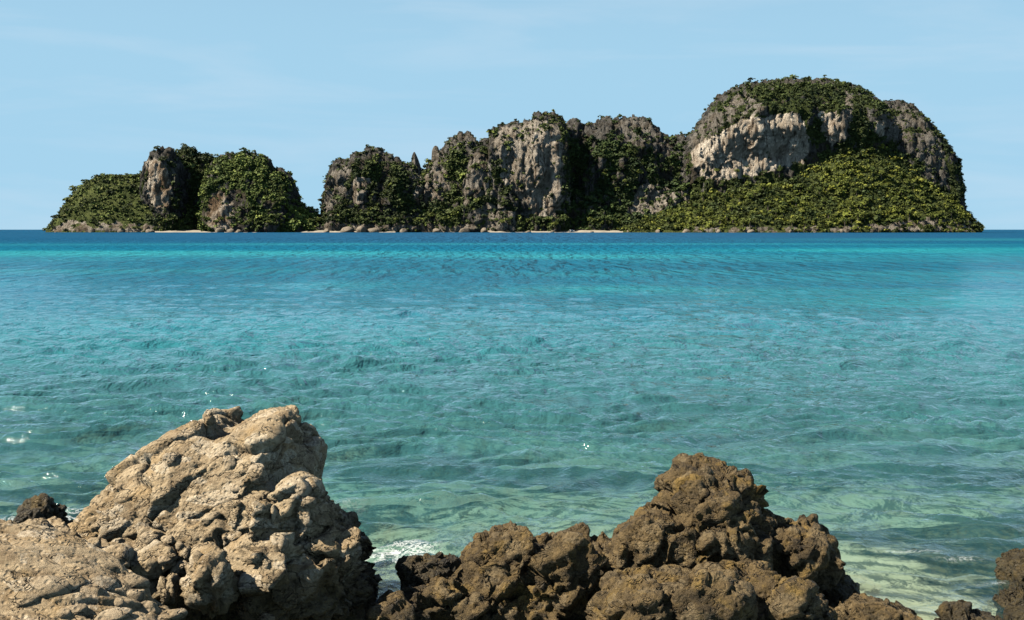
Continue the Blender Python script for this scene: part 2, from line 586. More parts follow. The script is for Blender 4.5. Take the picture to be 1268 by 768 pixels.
def build_sea():
    # rows get finer towards the shore, so that every wavelet near the camera is real relief
    ny, nx = 500, 420
    t = np.linspace(0, 1, ny)
    k = np.linspace(545, 12.0, ny)            # depression in px below the horizon
    ys = CAMH * FPX / k
    ys = np.concatenate([[2.5], ys, [420, 520, 640, 800, 1000, 1300, 1800, 2600, 4000, 7000, 14000, 32000]])
    u = np.linspace(-1, 1, nx)
    u = np.sign(u) * (0.82 * np.abs(u) + 0.18 * np.abs(u) ** 3)
    X = u[None, :] * (ys[:, None] * 0.60 + 1.5)
    # far strips reach out beyond the sides
    X[-7:, 0] = -60000
    X[-7:, -1] = 60000
    Yg = np.repeat(ys[:, None], nx, 1)
    x, y = X.ravel(), Yg.ravel()
    P = np.stack([x, y, np.zeros_like(x)], 1)
    amp = sstep(200, 40, y)
    wz = np.zeros(len(x))
    # wind sea: a band of crossing wavelets of many lengths, crests roughly parallel to the shore
    r = np.random.default_rng(3)
    warp = np.stack([fbm(P * 0.25, 2, 31), fbm(P * 0.25, 2, 47), np.zeros(len(x))], 1) * 1.3
    Q = P + warp
    for i in range(38):
        lam = 0.30 * (1.115 ** i) if i < 26 else r.uniform(0.6, 3.0)
        th = r.normal(math.radians(-82), 0.42)
        kx, ky = math.cos(th) * 2 * math.pi / lam, math.sin(th) * 2 * math.pi / lam
        cell = ys[:, None] ** 2 / (CAMH * FPX)
        keep = np.repeat(sstep(0.5, 0.22, cell / lam), nx, 1).ravel()
        wz += keep * 0.0150 * lam ** 0.5 * (1.4 if lam < 1.3 else 0.45) * np.sin(kx * Q[:, 0] + ky * Q[:, 1] + r.uniform(0, 6.28))
    gust = 0.75 + 0.6 * fbm(P * np.array([0.10, 0.16, 1]), 3, 77)
    wz = wz * np.clip(gust, 0.35, 1.4)
    wz += 0.014 * np.maximum(ridged(Q * np.array([0.75, 1.5, 1]), 3, 9), 0) ** 2 * np.clip(gust, 0.4, 1.3)
    z = wz * amp
    V = np.stack([x, y, z], 1)
    n_y = len(ys)
    idx = np.arange(n_y * nx).reshape(n_y, nx)
    F = np.stack([idx[:-1, :-1], idx[:-1, 1:], idx[1:, 1:], idx[1:, :-1]], -1).reshape(-1, 4)
    me = mesh_np('sea', V, F)
    attr(me, 'depth', sea_depth(x, y))
    # paler sand-bottom streaks far out
    s = fbm(P * np.array([0.004, 0.02, 1]), 4, 21)
    s2 = fbm(P * np.array([0.03, 0.06, 1]), 4, 61)
    patch = sstep(0.05, 0.42, s) * sstep(70, 160, y) * sstep(400, 240, y) * 0.5 + sstep(0.0, 0.5, s2) * sstep(14, 30, y) * sstep(180, 60, y) * 0.55
    for (bx, by, sxx, syy, a) in ((-48, 138, 42, 15, .95), (52, 158, 20, 16, .95), (90, 165, 40, 20, .9), (-62, 146, 60, 10, .5), (3, 122, 12, 9, .6), (-9.5, 59, 4, 5, .9), (3.2, 55, 4, 4, .8), (26, 66, 16, 5, .5), (-30, 78, 14, 6, .5), (18, 44, 7, 3, .5), (200, 330, 120, 40, .4)):
        patch += a * np.exp(-((x - bx) / sxx) ** 2 - ((y - by) / syy) ** 2) * (0.6 + 0.8 * s2 + 0.3)
    attr(me, 'patch', np.clip(patch, 0, 1))
    fo = np.zeros(len(x))
    for (px, py, rx, ry, a) in ((92, 648, .45, .45, 1.0), (470, 705, .42, .55, 1.0), (505, 690, .3, .35, .7), (1130, 700, .5, .06, .6), (1190, 707, .35, .06, .6),
                                (1248, 688, .25, .1, .5), (45, 660, .8, .25, .8), (430, 640, .35, .4, .45), (960, 650, .5, .15, .4), (450, 745, .4, .5, .9), (1230, 735, .2, .1, .6)):
        q = (py - HORIZON)
        Yw = CAMH * FPX / q
        c = at(px, py, Yw)
        fo += a * np.exp(-((x - c[0]) / rx) ** 2 - ((y - c[1]) / ry) ** 2)
    attr(me, 'foam', np.clip(fo, 0, 1))
    obj('sea', me, water_material(), kind='structure')
    # the bed under it
    gx = np.linspace(-60, 60, 200)
    gx = np.sign(gx) * np.abs(gx / 60) ** 1.6 * 60
    gy = 2.0 + np.linspace(0, 1, 220) ** 1.8 * 150
    GX, GY = np.meshgrid(gx, gy)
    bx, by = GX.ravel(), GY.ravel()
    B = np.stack([bx, by, np.zeros_like(bx)], 1)
    dz = -sea_depth(bx, by)
    reef = 0.42 + 0.9 * fbm(B * np.array([0.28, 0.45, 1]), 4, 91)
    reef += 0.38 * np.exp(-((bx - 5.6) / 1.4) ** 2 - ((by - 11.2) / 1.0) ** 2)
    reef += 0.5 * np.exp(-((bx + 0.9) / 0.9) ** 2 - ((by - 9.4) / 1.4) ** 2)
    reef += 0.4 * np.exp(-((bx + 4.4) / 1.2) ** 2 - ((by - 11.2) / 1.2) ** 2)
    reef -= 1.8 * np.exp(-((bx - 3.2) / 1.3) ** 2 - ((by - 9.3) / 1.25) ** 2)
    reef -= 0.6 * np.exp(-((bx - 0.2) / 2.0) ** 2 - ((by - 12.3) / 1.0) ** 2)
    reef += 0.6 * np.exp(-((bx - 1.5) / 3.5) ** 2 - ((by - 19.5) / 1.5) ** 2) + 0.5 * np.exp(-((bx - 6.0) / 2.0) ** 2 - ((by - 13.0) / 1.6) ** 2)
    reef += 0.5 * np.exp(-((bx + 7.5) / 2.2) ** 2 - ((by - 16.8) / 1.3) ** 2) - 0.5 * np.exp(-((bx - 3.5) / 3.0) ** 2 - ((by - 15.6) / 1.2) ** 2)
    reef = np.clip(reef, 0, 1)
    dz += 0.10 * sstep(0.5, 0.8, reef) * (0.5 + fbm(B * 2.2, 3, 15))
    i2 = np.arange(len(bx)).reshape(220, 200)
    F2 = np.stack([i2[:-1, :-1], i2[:-1, 1:], i2[1:, 1:], i2[1:, :-1]], -1).reshape(-1, 4)
    me2 = mesh_np('seabed', np.stack([bx, by, np.minimum(dz, -0.08)], 1), F2)
    attr(me2, 'reef', reef)
    obj('seabed', me2, sand_material('seabed_sand', (0.42, 0.43, 0.29), (0.56, 0.56, 0.40), True), kind='structure')


build_sea()

# ------------------------------------------------------------------ the island: closed limestone bodies
YI = 1200.0
MP = YI / FPX        # metres per photo pixel at the island


def hgt(py, Y):
    return at(634, py, Y)[2]


# every body: silhouette (photo px at depth yc), depth of its ridge line, half depth, how square its plan is,
# front profile [(height fraction, outward reach fraction)], relief strength
BODIES = {
    'grass_hill': dict(sil=[(62, 286), (68, 276), (78, 262), (86, 247), (92, 236), (98, 229), (108, 221), (120, 216), (135, 213), (150, 214), (168, 213), (184, 211), (205, 208), (228, 214), (250, 240), (262, 286)],
                       yc=1215, B=75, sq=2.2, prof=[(0, 1.0), (.10, .96), (.16, .90), (.6, .50), (.9, .18), (1, 0)], rel=.45),
    'tower': dict(sil=[(180, 288), (180, 262), (180, 235), (181, 210), (184, 194), (190, 187), (198, 184), (207, 184), (214, 187), (218, 194), (223, 206), (227, 224), (229, 250), (231, 288)],
                  yc=1188, B=34, sq=3, prof=[(0, 1.0), (.15, .82), (.3, .66), (.85, .60), (.95, .42), (1, 0)], rel=.8),
    'wooded_knob': dict(sil=[(205, 286), (212, 230), (219, 200), (224, 190), (231, 184), (237, 187), (243, 196), (250, 194), (257, 196), (262, 206), (268, 240), (272, 286)],
                        yc=1235, B=50, sq=2.4, prof=[(0, 1.0), (.5, .6), (.9, .35), (1, 0)], rel=.8),
    'west_lobe': dict(sil=[(254, 288), (255, 262), (255, 240), (259, 216), (264, 202), (272, 195), (282, 192), (296, 192), (308, 190), (320, 191), (330, 195), (335, 204), (339, 211), (345, 210), (354, 213), (360, 221),
                           (363, 233), (366, 246), (374, 254), (384, 260), (396, 267), (408, 276), (424, 288)],
                      yc=1200, B=70, sq=2.6, prof=[(0, 1.0), (.08, .95), (.5, .70), (.85, .35), (1, 0)], rel=.8),
    'west_head': dict(sil=[(400, 288), (401, 262), (404, 240), (408, 220), (413, 207), (419, 200), (426, 197), (432, 199), (438, 193), (447, 189), (458, 185), (468, 185), (478, 189), (490, 196), (502, 203), (512, 208), (530, 230), (545, 288)],
                      yc=1205, B=62, sq=2.8, prof=[(0, 1.0), (.12, .86), (.3, .66), (.8, .46), (.93, .3), (1, 0)], rel=1.0),
    'spire': dict(sil=[(503, 240), (508, 212), (510, 193), (513, 187), (516, 193), (520, 203), (524, 220), (528, 240)], yc=1202, B=9, sq=2.2, prof=[(0, 1), (.6, .7), (1, 0)], rel=.35, lift=232),
    'stub_spire': dict(sil=[(530, 235), (534, 205), (535, 186), (538, 180), (542, 181), (545, 190), (547, 210), (551, 235)], yc=1204, B=9, sq=2.2, prof=[(0, 1), (.6, .7), (1, 0)], rel=.35, lift=230),
    'saddle_crag': dict(sil=[(505, 288), (511, 245), (516, 222), (523, 210), (530, 203), (540, 196), (546, 186), (554, 179), (562, 172), (570, 165), (578, 165), (586, 170), (590, 177), (600, 174), (612, 172), (630, 200), (640, 288)],
                        yc=1212, B=66, sq=2.8, prof=[(0, 1.0), (.14, .84), (.35, .64), (.8, .40), (.93, .25), (1, 0)], rel=1.0),
    'buttress': dict(sil=[(570, 288), (573, 262), (575, 238), (577, 214), (582, 194), (588, 185), (594, 188), (602, 197), (609, 208), (614, 222), (621, 244), (627, 262), (630, 288)],
                     yc=1178, B=32, sq=2.4, prof=[(0, 1.0), (.2, .82), (.8, .52), (1, 0)], rel=.9),
    'great_wall': dict(sil=[(598, 288), (602, 250), (606, 200), (609, 172), (611, 159), (618, 155), (628, 156), (640, 152), (652, 149), (660, 147), (664, 142), (676, 141), (690, 142), (696, 147), (699, 160), (701, 190), (703, 240), (705, 288)],
                       yc=1204, B=72, sq=4, prof=[(0, 1.0), (.12, .86), (.2, .76), (.8, .62), (.93, .42), (1, 0)], rel=1.0),
    'forest_wall': dict(sil=[(680, 288), (690, 200), (697, 160), (703, 153), (711, 149), (717, 151), (722, 158), (729, 153), (737, 155), (744, 150), (754, 147), (768, 149), (778, 145), (788, 144), (797, 146), (806, 152), (814, 162), (824, 170),
                             (834, 172), (844, 168), (856, 172), (875, 190), (890, 240), (900, 288)],
                        yc=1235, B=92, sq=4, prof=[(0, 1.0), (.15, .78), (.35, .58), (.7, .40), (.9, .22), (1, 0)], rel=1.15),
    'great_dome': dict(sil=[(838, 288), (841, 240), (844, 200), (847, 178), (855, 167), (864, 157), (871, 148), (877, 134), (888, 122), (903, 112), (920, 106), (940, 102), (965, 100), (990, 101), (1012, 101), (1024, 100), (1036, 104), (1050, 106), (1060, 110),
                            (1072, 117), (1082, 125), (1090, 133), (1100, 150), (1108, 190), (1112, 240), (1114, 288)],
                       yc=1225, B=105, sq=2.9, prof=[(0, .86), (.2, .80), (.34, .72), (.5, .66), (.66, .72), (.78, .66), (.9, .42), (.97, .2), (1, 0)], rel=1.0),
    'east_dome': dict(sil=[(1078, 288), (1079, 200), (1081, 150), (1085, 139), (1092, 131), (1102, 127), (1114, 127), (1124, 129), (1133, 134), (1142, 145), (1152, 157), (1161, 168), (1168, 180), (1172, 198), (1175, 218), (1177, 240), (1180, 260), (1183, 288)],
                      yc=1208, B=66, sq=2.6, prof=[(0, 1.0), (.3, .90), (.7, .74), (.88, .46), (1, 0)], rel=.8),
    'apron': dict(sil=[(752, 288), (775, 277), (800, 268), (825, 259), (848, 250), (868, 239), (892, 228), (920, 220), (948, 216), (975, 208), (992, 198), (1010, 186), (1030, 176), (1052, 168), (1075, 168), (1098, 176), (1120, 190), (1145, 208), (1165, 226),
                       (1180, 244), (1192, 256), (1199, 266), (1202, 276), (1205, 288)],
                  yc=1165, B=112, sq=2.4, prof=[(0, 1.0), (.05, .985), (.4, .58), (.8, .18), (1, 0)], rel=.7),
}
# rock faces seen bare: (polygon px, paleness, warmth)
ROCKS = [
    ([(180, 200), (192, 196), (203, 204), (210, 215), (213, 240), (208, 258), (198, 264), (190, 256), (182, 235)], .9, 1.0),
    ([(256, 284), (256, 258), (262, 240), (276, 240), (288, 254), (292, 270), (290, 284)], .75, 1.0),
    ([(64, 286), (82, 272), (110, 276), (150, 274), (190, 279), (190, 287), (64, 287)], .45, .8),
    ([(400, 262), (404, 238), (410, 212), (424, 203), (436, 208), (432, 228), (420, 250), (412, 272)], .25, .5),
    ([(436, 222), (448, 216), (460, 222), (456, 238), (444, 252), (436, 262), (428, 258)], .55, 1.0),
    ([(506, 235), (512, 206), (516, 186), (522, 205), (526, 228)], .2, .3), ([(532, 230), (535, 182), (546, 182), (549, 228)], .2, .3),
    ([(510, 240), (520, 222), (532, 214), (540, 206), (556, 212), (560, 230), (548, 248), (530, 258), (516, 254)], .45, .9),
    ([(573, 258), (576, 214), (584, 188), (596, 190), (606, 205), (612, 225), (606, 244), (590, 246)], .35, .6),
    ([(585, 284), (588, 258), (600, 252), (622, 256), (638, 262), (640, 284)], .35, .3),
    ([(556, 180), (566, 166), (584, 166), (590, 178), (584, 190), (566, 186)], .1, .1),
    ([(612, 180), (618, 160), (640, 156), (664, 148), (692, 150), (697, 180), (697, 250), (690, 274), (668, 272), (656, 256), (640, 240), (625, 232), (618, 210)], .55, .5),
    ([(662, 165), (694, 165), (696, 200), (692, 262), (664, 262), (650, 240), (656, 200)], .78, .6),
    ([(764, 150), (786, 145), (806, 153), (824, 172), (832, 190), (822, 200), (800, 182), (770, 178)], .12, .1),
    ([(700, 250), (712, 215), (708, 235), (708, 262)], .5, .2),
    ([(778, 262), (790, 232), (810, 226), (838, 236), (862, 238), (852, 252), (820, 266), (800, 274)], .4, .5),
    ([(855, 190), (866, 176), (890, 166), (900, 158), (915, 150), (932, 142), (950, 146), (966, 140), (990, 142), (1000, 160), (1002, 185), (996, 200), (972, 206), (950, 214), (920, 220), (895, 224), (872, 222), (860, 206)], 1.0, .55),
    ([(848, 185), (862, 160), (876, 142), (892, 138), (898, 155), (880, 168), (866, 176)], .2, .3),
    ([(890, 135), (915, 115), (940, 120), (950, 140), (930, 142), (905, 152)], .25, .4),
    ([(1014, 140), (1034, 138), (1042, 150), (1040, 170), (1030, 178), (1018, 164)], .95, .6),
    ([(1040, 150), (1048, 112), (1056, 120), (1052, 170), (1042, 176)], .2, .2),
    ([(1083, 150), (1096, 132), (1120, 130), (1140, 145), (1162, 172), (1174, 205), (1177, 240), (1160, 225), (1140, 200), (1120, 180), (1098, 172)], .12, .15),
    ([(1083, 150), (1094, 148), (1096, 166), (1088, 170)], .9, .7),
    ([(1020, 283), (1060, 279), (1100, 276), (1150, 272), (1190, 276), (1204, 272), (1206, 286), (1020, 287)], .35, .6),
    ([(400, 286), (402, 276), (440, 277), (480, 279), (520, 278), (560, 279), (600, 278), (600, 287)], .4, .7),
    ([(860, 287), (860, 281), (1020, 281), (1020, 287)], .3, .5),
]


def body_mesh(name, sil, yc, B, sq, prof, rel, lift=None, crag=4.5):
    s = np.array([(at(px, py, yc)[0], max(at(px, py, yc)[2], -2.0)) for px, py in sil])
    if lift is not None:
        zlow = hgt(lift, yc)
    else:
        zlow = -2.0
    # silhouette resampled by arc length, smoothed by a centripetal walk
    seg = np.r_[0, np.cumsum(np.hypot(*np.diff(s, axis=0).T))]
    n = max(40, int(seg[-1] / 1.35))
    tt = np.linspace(0, seg[-1], n)
    xs, hs = np.interp(tt, seg, s[:, 0]), np.interp(tt, seg, s[:, 1])
    for _ in range(2):
        xs[1:-1] = (xs[:-2] + 2 * xs[1:-1] + xs[2:]) / 4
        hs[1:-1] = (hs[:-2] + 2 * hs[1:-1] + hs[2:]) / 4
    if lift is None and rel >= .8:      # broken, toothed crest
        nP = np.stack([xs / 9.0, np.full(n, yc * .37), np.zeros(n)], 1)
        hs = hs + sstep(15, 50, hs) * crag * (ridged(nP, 3, 41, .6) - .8)
    if lift is None:
        hs = hs - 2.4 * sstep(0, 30, hs)      # room for the scrub on the crest
    u = np.clip((xs - xs[0]) / (xs[-1] - xs[0]) * 2 - 1, -1, 1)
    e = (1 - np.abs(u) ** sq) ** (1 / sq)
    pz, pr = np.array(prof).T
    hmax = hs.max() - zlow
    nf = max(26, int(hmax / 1.35))
    nb = max(8, nf // 5)
    qf = np.linspace(0, 1, nf)
    qb = np.linspace(1, 0, nb)[1:]
    q = np.r_[qf, qb]
    sign = np.r_[-np.ones(nf), np.ones(nb - 1)]
    # profile position follows absolute height so that cliffs and ledges run level
    H = np.maximum(hs - zlow, 0.5)
    Q = np.repeat(q[:, None], n, 1)
    R = np.interp(Q.ravel(), pz, pr).reshape(Q.shape)
    X = np.repeat(xs[None, :], len(q), 0)
    Yv = yc + sign[:, None] * B * np.maximum(e, 0.04)[None, :] * R
    Z = zlow + Q * H[None, :]
    V = np.stack([X.ravel(), Yv.ravel(), Z.ravel()], 1)
    m_ = len(q)
    idx = np.arange(m_ * n).reshape(m_, n)
    F = np.stack([idx[:-1, :-1], idx[:-1, 1:], idx[1:, 1:], idx[1:, :-1]], -1).reshape(-1, 4)
    N = vnormals(V, F)
    # limestone relief: bulging buttresses, upright flutes, ledges and knobs
    wq = V + 6 * np.stack([fbm(V / 25, 2, 3), fbm(V / 25, 2, 4), fbm(V / 25, 2, 5)], 1)
    d = 9.0 * fbm(wq / np.array([30, 30, 60]), 3, 11)
    steep = 1 - np.abs(N[:, 2])
    fl = ridged(wq / np.array([11, 11, 90]), 4, 23, .6)
    d += steep * 4.8 * (fl - 0.7)
    d += 1.3 * fbm(wq / np.array([14, 14, 5]), 3, 37) * steep
    f1, f2, cid, tl = worley(wq / np.array([8, 8, 26]), 5, True)
    d += 2.6 * tl + 2.4 * (cid - .5) - 1.6 * (1 - sstep(0, .2, f2 - f1))
    d += 2.0 * ridged(wq / np.array([5, 5, 8]), 3, 51) - 1.0
    if rel >= .8:
        d += 11 * (ridged(wq / np.array([46, 46, 260]), 2, 97) - .75) * (.35 + .65 * steep)
    fade = sstep(-2, 6, V[:, 2] - zlow) * .7 + .3
    d = d * rel * fade
    # the skyline is kept: relief there only bites inwards
    lim = np.maximum(sstep(.7, .95, Q.ravel()), sstep(.5, .85, np.abs(N[:, 0])))
    d = np.where(d > 0, d * (1 - .92 * lim), d * (1 - .45 * lim))
    d += lim * (rel >= .8) * (4.0 * ridged(wq / np.array([9, 9, 14]), 3, 77) - 3.8)
    V = V + N * d[:, None]
    return V, F


def poly_masks(px, py, P):
    jx = 5 * fbm(P / 9.0, 3, 71)
    jy = 5 * fbm(P / 9.0, 3, 83)
    rock = np.zeros(len(px))
    pale = np.zeros(len(px))
    warm = np.zeros(len(px))
    for poly, a, w in ROCKS:
        m_ = in_poly(px + jx, py + jy, poly)
        rock[m_] = 1
        pale[m_] = a
        warm[m_] = w
    return rock, pale, warm


LIME = island_material()
island_root = empty('island', (at(640, 285, YI)[0], YI, 0), kind='structure')
SURF = {}
for bname, b in BODIES.items():
    V, F = body_mesh(bname, **b)
    N = vnormals(V, F)
    px, py = to_px(V)
    rock, pale, warm = poly_masks(px, py, V)
    veg = np.where(rock > 0, 0.0, 1.0)
    # green also gets a foothold on ledges of bare faces
    led = sstep(0.25, 0.6, N[:, 2]) * sstep(-0.1, 0.25, fbm(V / 10, 3, 5))
    veg = np.maximum(veg, led * (1 - 0.8 * pale))
    gap = sstep(-0.08, 0.12, fbm(V / np.array([16, 16, 24]), 4, 66)) * (1 - sstep(0.5, 0.8, N[:, 2]))
    if bname in ('west_head', 'saddle_crag', 'buttress', 'great_wall', 'forest_wall', 'east_dome', 'tower', 'great_dome', 'west_lobe'):
        # bare grey crest: how far below the skyline of its own body a spot lies
        col_top = np.interp(V[:, 0], *[np.array(c) for c in zip(*[(at(a_, b_, BODIES[bname]['yc'])[0], at(a_, b_, BODIES[bname]['yc'])[2]) for a_, b_ in BODIES[bname]['sil']])])
        reach = {'great_dome': 9, 'forest_wall': 26, 'west_lobe': 7}.get(bname, 22)
        bare = sstep(reach, reach * .4, col_top - V[:, 2] + 22 * fbm(V / 13, 3, 29))
        veg = veg * (1 - .95 * bare)
        rock = np.maximum(rock, (bare > .5) * 1.0)
    if bname not in ('grass_hill', 'apron'):
        veg = np.where(rock > 0, veg, veg * (1 - 0.9 * gap))
    me = mesh_np(bname, V - np.array(island_root.location), F)
    attr(me, 'veg', veg)
    attr(me, 'pale', pale)
    attr(me, 'warm', warm)
    gr = np.full(len(V), 1.0 if bname == 'grass_hill' else .55 if bname == 'apron' else 0.0) * sstep(-.25, .3, fbm(V / 22, 3, 88))
    attr(me, 'grass', gr)
    obj(bname, me, LIME, island_root)
    SURF[bname] = (V, F, N, veg, rock, pale, px, py)

# ------------------------------------------------------------------ beaches
def beach(pts, label):
    """low sand berm along photo px positions (px, Y front)"""
    xs = np.linspace(pts[0][0], pts[-1][0], 160)
    yf = np.interp(xs, [p[0] for p in pts], [p[1] for p in pts])
    prof = [(-14, -0.9), (-5, -0.15), (0, 0.15), (6, 1.1), (11, 1.9), (26, 2.6), (50, 2.9)]
    V = []
    for dy, z in prof:
        wob = 2.5 * np.sin(xs * 0.11) + 1.5 * np.sin(xs * .31 + 1)
        X = (xs - 634) / FPX * (yf + dy)
        V.append(np.stack([X, yf + dy + wob, z + 0.15 * np.sin(xs * .5 + dy)], 1))
    V = np.concatenate(V)
    n = len(xs)
    idx = np.arange(len(V)).reshape(len(prof), n)
    F = np.stack([idx[:-1, :-1], idx[:-1, 1:], idx[1:, 1:], idx[1:, :-1]], -1).reshape(-1, 4)
    obj('beach', mesh_np('beach', V, F), BEACH, kind='structure')


BEACH = sand_material('beach_sand', (0.34, 0.29, 0.22), (0.46, 0.42, 0.34))
beach([(186, 1140), (230, 1146), (300, 1128), (360, 1136), (430, 1138), (490, 1136)], '')
beach([(603, 1128), (660, 1126), (720, 1128), (775, 1126)], '')

# ------------------------------------------------------------------ vegetation
FOL = foliage_material('forest_leaves')


def crown_proto(nq, r, seed, core=True):
    """leaf clumps spread through a lumpy crown of radius 1, flat-bottomed; returns quads"""
    g = np.random.default_rng(seed)
    lob = g.normal(size=(6, 3))
    lob /= np.linalg.norm(lob, axis=1, keepdims=True)
    lob[:, 2] = np.abs(lob[:, 2]) * .8
    c = lob * g.uniform(.35, .6, (6, 1))
    which = g.integers(0, 6, nq)
    d = g.normal(size=(nq, 3))
    d /= np.linalg.norm(d, axis=1, keepdims=True)
    P = c[which] + d * g.uniform(.30, .55, (nq, 1))
    P[:, 2] = np.maximum(P[:, 2] * .85, -0.25 + g.uniform(0, .2, nq))
    nrm = P * .9 + g.normal(size=(nq, 3)) * .45 + np.array([0, 0, .35])
    nrm /= np.linalg.norm(nrm, axis=1, keepdims=True)
    a = np.cross(nrm, g.normal(size=(nq, 3)))
    a /= np.linalg.norm(a, axis=1, keepdims=True)
    b_ = np.cross(nrm, a)
    s = g.uniform(.6, 1.25, (nq, 1)) * r
    sb = s * g.uniform(.6, 1.0, (nq, 1))
    bend = nrm * s * .35
    V = np.stack([P - a * s - bend, P - b_ * sb, P + a * s - bend, P + b_ * sb], 1).reshape(-1, 3)
    F = np.arange(nq * 4).reshape(-1, 4)
    return V, F


PROTO = [crown_proto(30, .31, 100 + k) for k in range(8)]
PROTO_S = [crown_proto(14, .46, 200 + k) for k in range(6)]


def scatter(bname, n, size, dens, colors, sink=.15, protos=PROTO, seed=0, squash=.85, front=True):
    V, F, N, veg, rock, pale, px, py = SURF[bname]
    g = np.random.default_rng(seed)
    fc = V[F].mean(1)
    a = np.linalg.norm(np.cross(V[F[:, 2]] - V[F[:, 0]], V[F[:, 3]] - V[F[:, 1]]), axis=1) / 2
    w = a * dens(fc, N[F[:, 0]], veg[F[:, 0]], rock[F[:, 0]], pale[F[:, 0]], px[F[:, 0]], py[F[:, 0]])
    w = w * (fc[:, 2] > 1.0)
    if front:
        yc = BODIES[bname]['yc']
        w = w * np.where(fc[:, 1] > yc + 12, 0.12, 1.0)
    w = w / w.sum()
    pick = g.choice(len(F), n, p=w)
    jit = g.uniform(-.7, .7, (n, 3))
    P = fc[pick] + jit
    nr = N[F[pick, 0]]
    sz = size[0] + (size[1] - size[0]) * g.random(n) ** 1.6
    sz = sz * (1 + .7 * (g.random(n) < .10))
    vs, fs, cs = [], [], []
    off = 0
    cl = np.array(colors)
    hue = np.clip(.48 + 1.5 * fbm(P / 38, 3, 19) + g.normal(0, .24, n), 0, 1)
    for k in range(n):
        pv, pf = protos[g.integers(len(protos))]
        th = g.uniform(0, 6.283)
        c_, s_ = math.cos(th), math.sin(th)
        q = pv * sz[k]
        q = np.stack([q[:, 0] * c_ - q[:, 1] * s_, q[:, 0] * s_ + q[:, 1] * c_, q[:, 2] * squash], 1)
        o = P[k] + nr[k] * sz[k] * (.35 - sink) + np.array([0, 0, sz[k] * .25])
        vs.append(q + o)
        fs.append(pf + off)
        off += len(pv)
        col = cl[0] * (1 - hue[k]) + cl[1] * hue[k]
        if len(cl) > 2 and g.random() < .12:
            col = cl[2]
        cs.append(np.repeat(col[None] * g.uniform(1.2, 2.1), len(pv), 0))
    return np.concatenate(vs), np.concatenate(fs), np.concatenate(cs)


DARK, MID, LIGHT, DRY = (0.022, 0.034, 0.012), (0.068, 0.088, 0.024), (0.120, 0.145, 0.030), (0.13, 0.115, 0.05)


def d_wood(fc, nz_, veg, rock, pale, px, py):
    return veg ** 1.5 * (.35 + .65 * np.clip(nz_[:, 2] * 1.5, 0, 1)) + .02 * (1 - veg) * (1 - pale)


def d_shrub(fc, nz_, veg, rock, pale, px, py):
    return .5 * veg + .5 * (1 - veg) * (1 - .97 * pale) * sstep(-.1, .4, fbm(fc / 14, 3, 8))


def forest(label, jobs):
    Vs, Fs, Cs = [], [], []
    off = 0
    for j in jobs:
        v, f, c = scatter(**j)
        Vs.append(v)
        Fs.append(f + off)
        Cs.append(c)
        off += len(v)
    V = np.concatenate(Vs)
    me = mesh_np('forest', V, np.concatenate(Fs), smooth=False)
    attr_col(me, 'leafcol', np.concatenate(Cs))
    obj('forest', me, FOL, kind='stuff', label=label, category='forest')


forest('low green scrub and trees over the grassy western hill and its rock tower', [
    dict(bname='grass_hill', n=1500, size=(1.09, 2.52), dens=d_wood, colors=[(.075, .105, .026), (.14, .175, .042), (.18, .19, .06)], protos=PROTO_S, seed=1, squash=.7),
    dict(bname='grass_hill', n=210, size=(2.38, 3.85), dens=d_wood, colors=[DARK, MID], seed=2),
    dict(bname='tower', n=297, size=(1.50, 3.15), dens=d_wood, colors=[DARK, MID], seed=3),
    dict(bname='wooded_knob', n=577, size=(2.04, 4.20), dens=d_wood, colors=[DARK, MID], seed=4),
    dict(bname='west_lobe', n=2275, size=(1.77, 3.78), dens=d_wood, colors=[(.055, .080, .020), (.115, .15, .032), (.15, .18, .04)], seed=5)])
forest('dark green forest clinging to the grey cliffs in the middle of the island', [
    dict(bname='west_head', n=1312, size=(1.77, 3.64), dens=d_wood, colors=[DARK, MID, LIGHT], seed=6),
    dict(bname='west_head', n=800, size=(1.08, 2.16), dens=d_shrub, colors=[(.020, .030, .012), (.060, .075, .026)], seed=26, protos=PROTO_S),
    dict(bname='spire', n=18, size=(1.08, 1.98), dens=d_shrub, colors=[(.020, .030, .012), (.060, .075, .026)], seed=36, protos=PROTO_S),
    dict(bname='saddle_crag', n=1487, size=(1.77, 3.64), dens=d_wood, colors=[DARK, MID, LIGHT], seed=7),
    dict(bname='saddle_crag', n=800, size=(1.08, 2.16), dens=d_shrub, colors=[(.020, .030, .012), (.060, .075, .026)], seed=27, protos=PROTO_S),
    dict(bname='buttress', n=402, size=(1.63, 3.36), dens=d_wood, colors=[DARK, MID, LIGHT], seed=8),
    dict(bname='great_wall', n=910, size=(1.63, 3.50), dens=d_wood, colors=[DARK, MID, LIGHT], seed=9),
    dict(bname='great_wall', n=900, size=(0.90, 1.98), dens=d_shrub, colors=[(.020, .030, .012), (.060, .075, .026)], seed=29, protos=PROTO_S),
    dict(bname='forest_wall', n=2625, size=(1.90, 4.06), dens=d_wood, colors=[(.018, .032, .012), (.05, .075, .02), MID], seed=10),
    dict(bname='forest_wall', n=780, size=(1.08, 2.16), dens=d_shrub, colors=[(.020, .030, .012), (.060, .075, .026)], seed=30, protos=PROTO_S)])
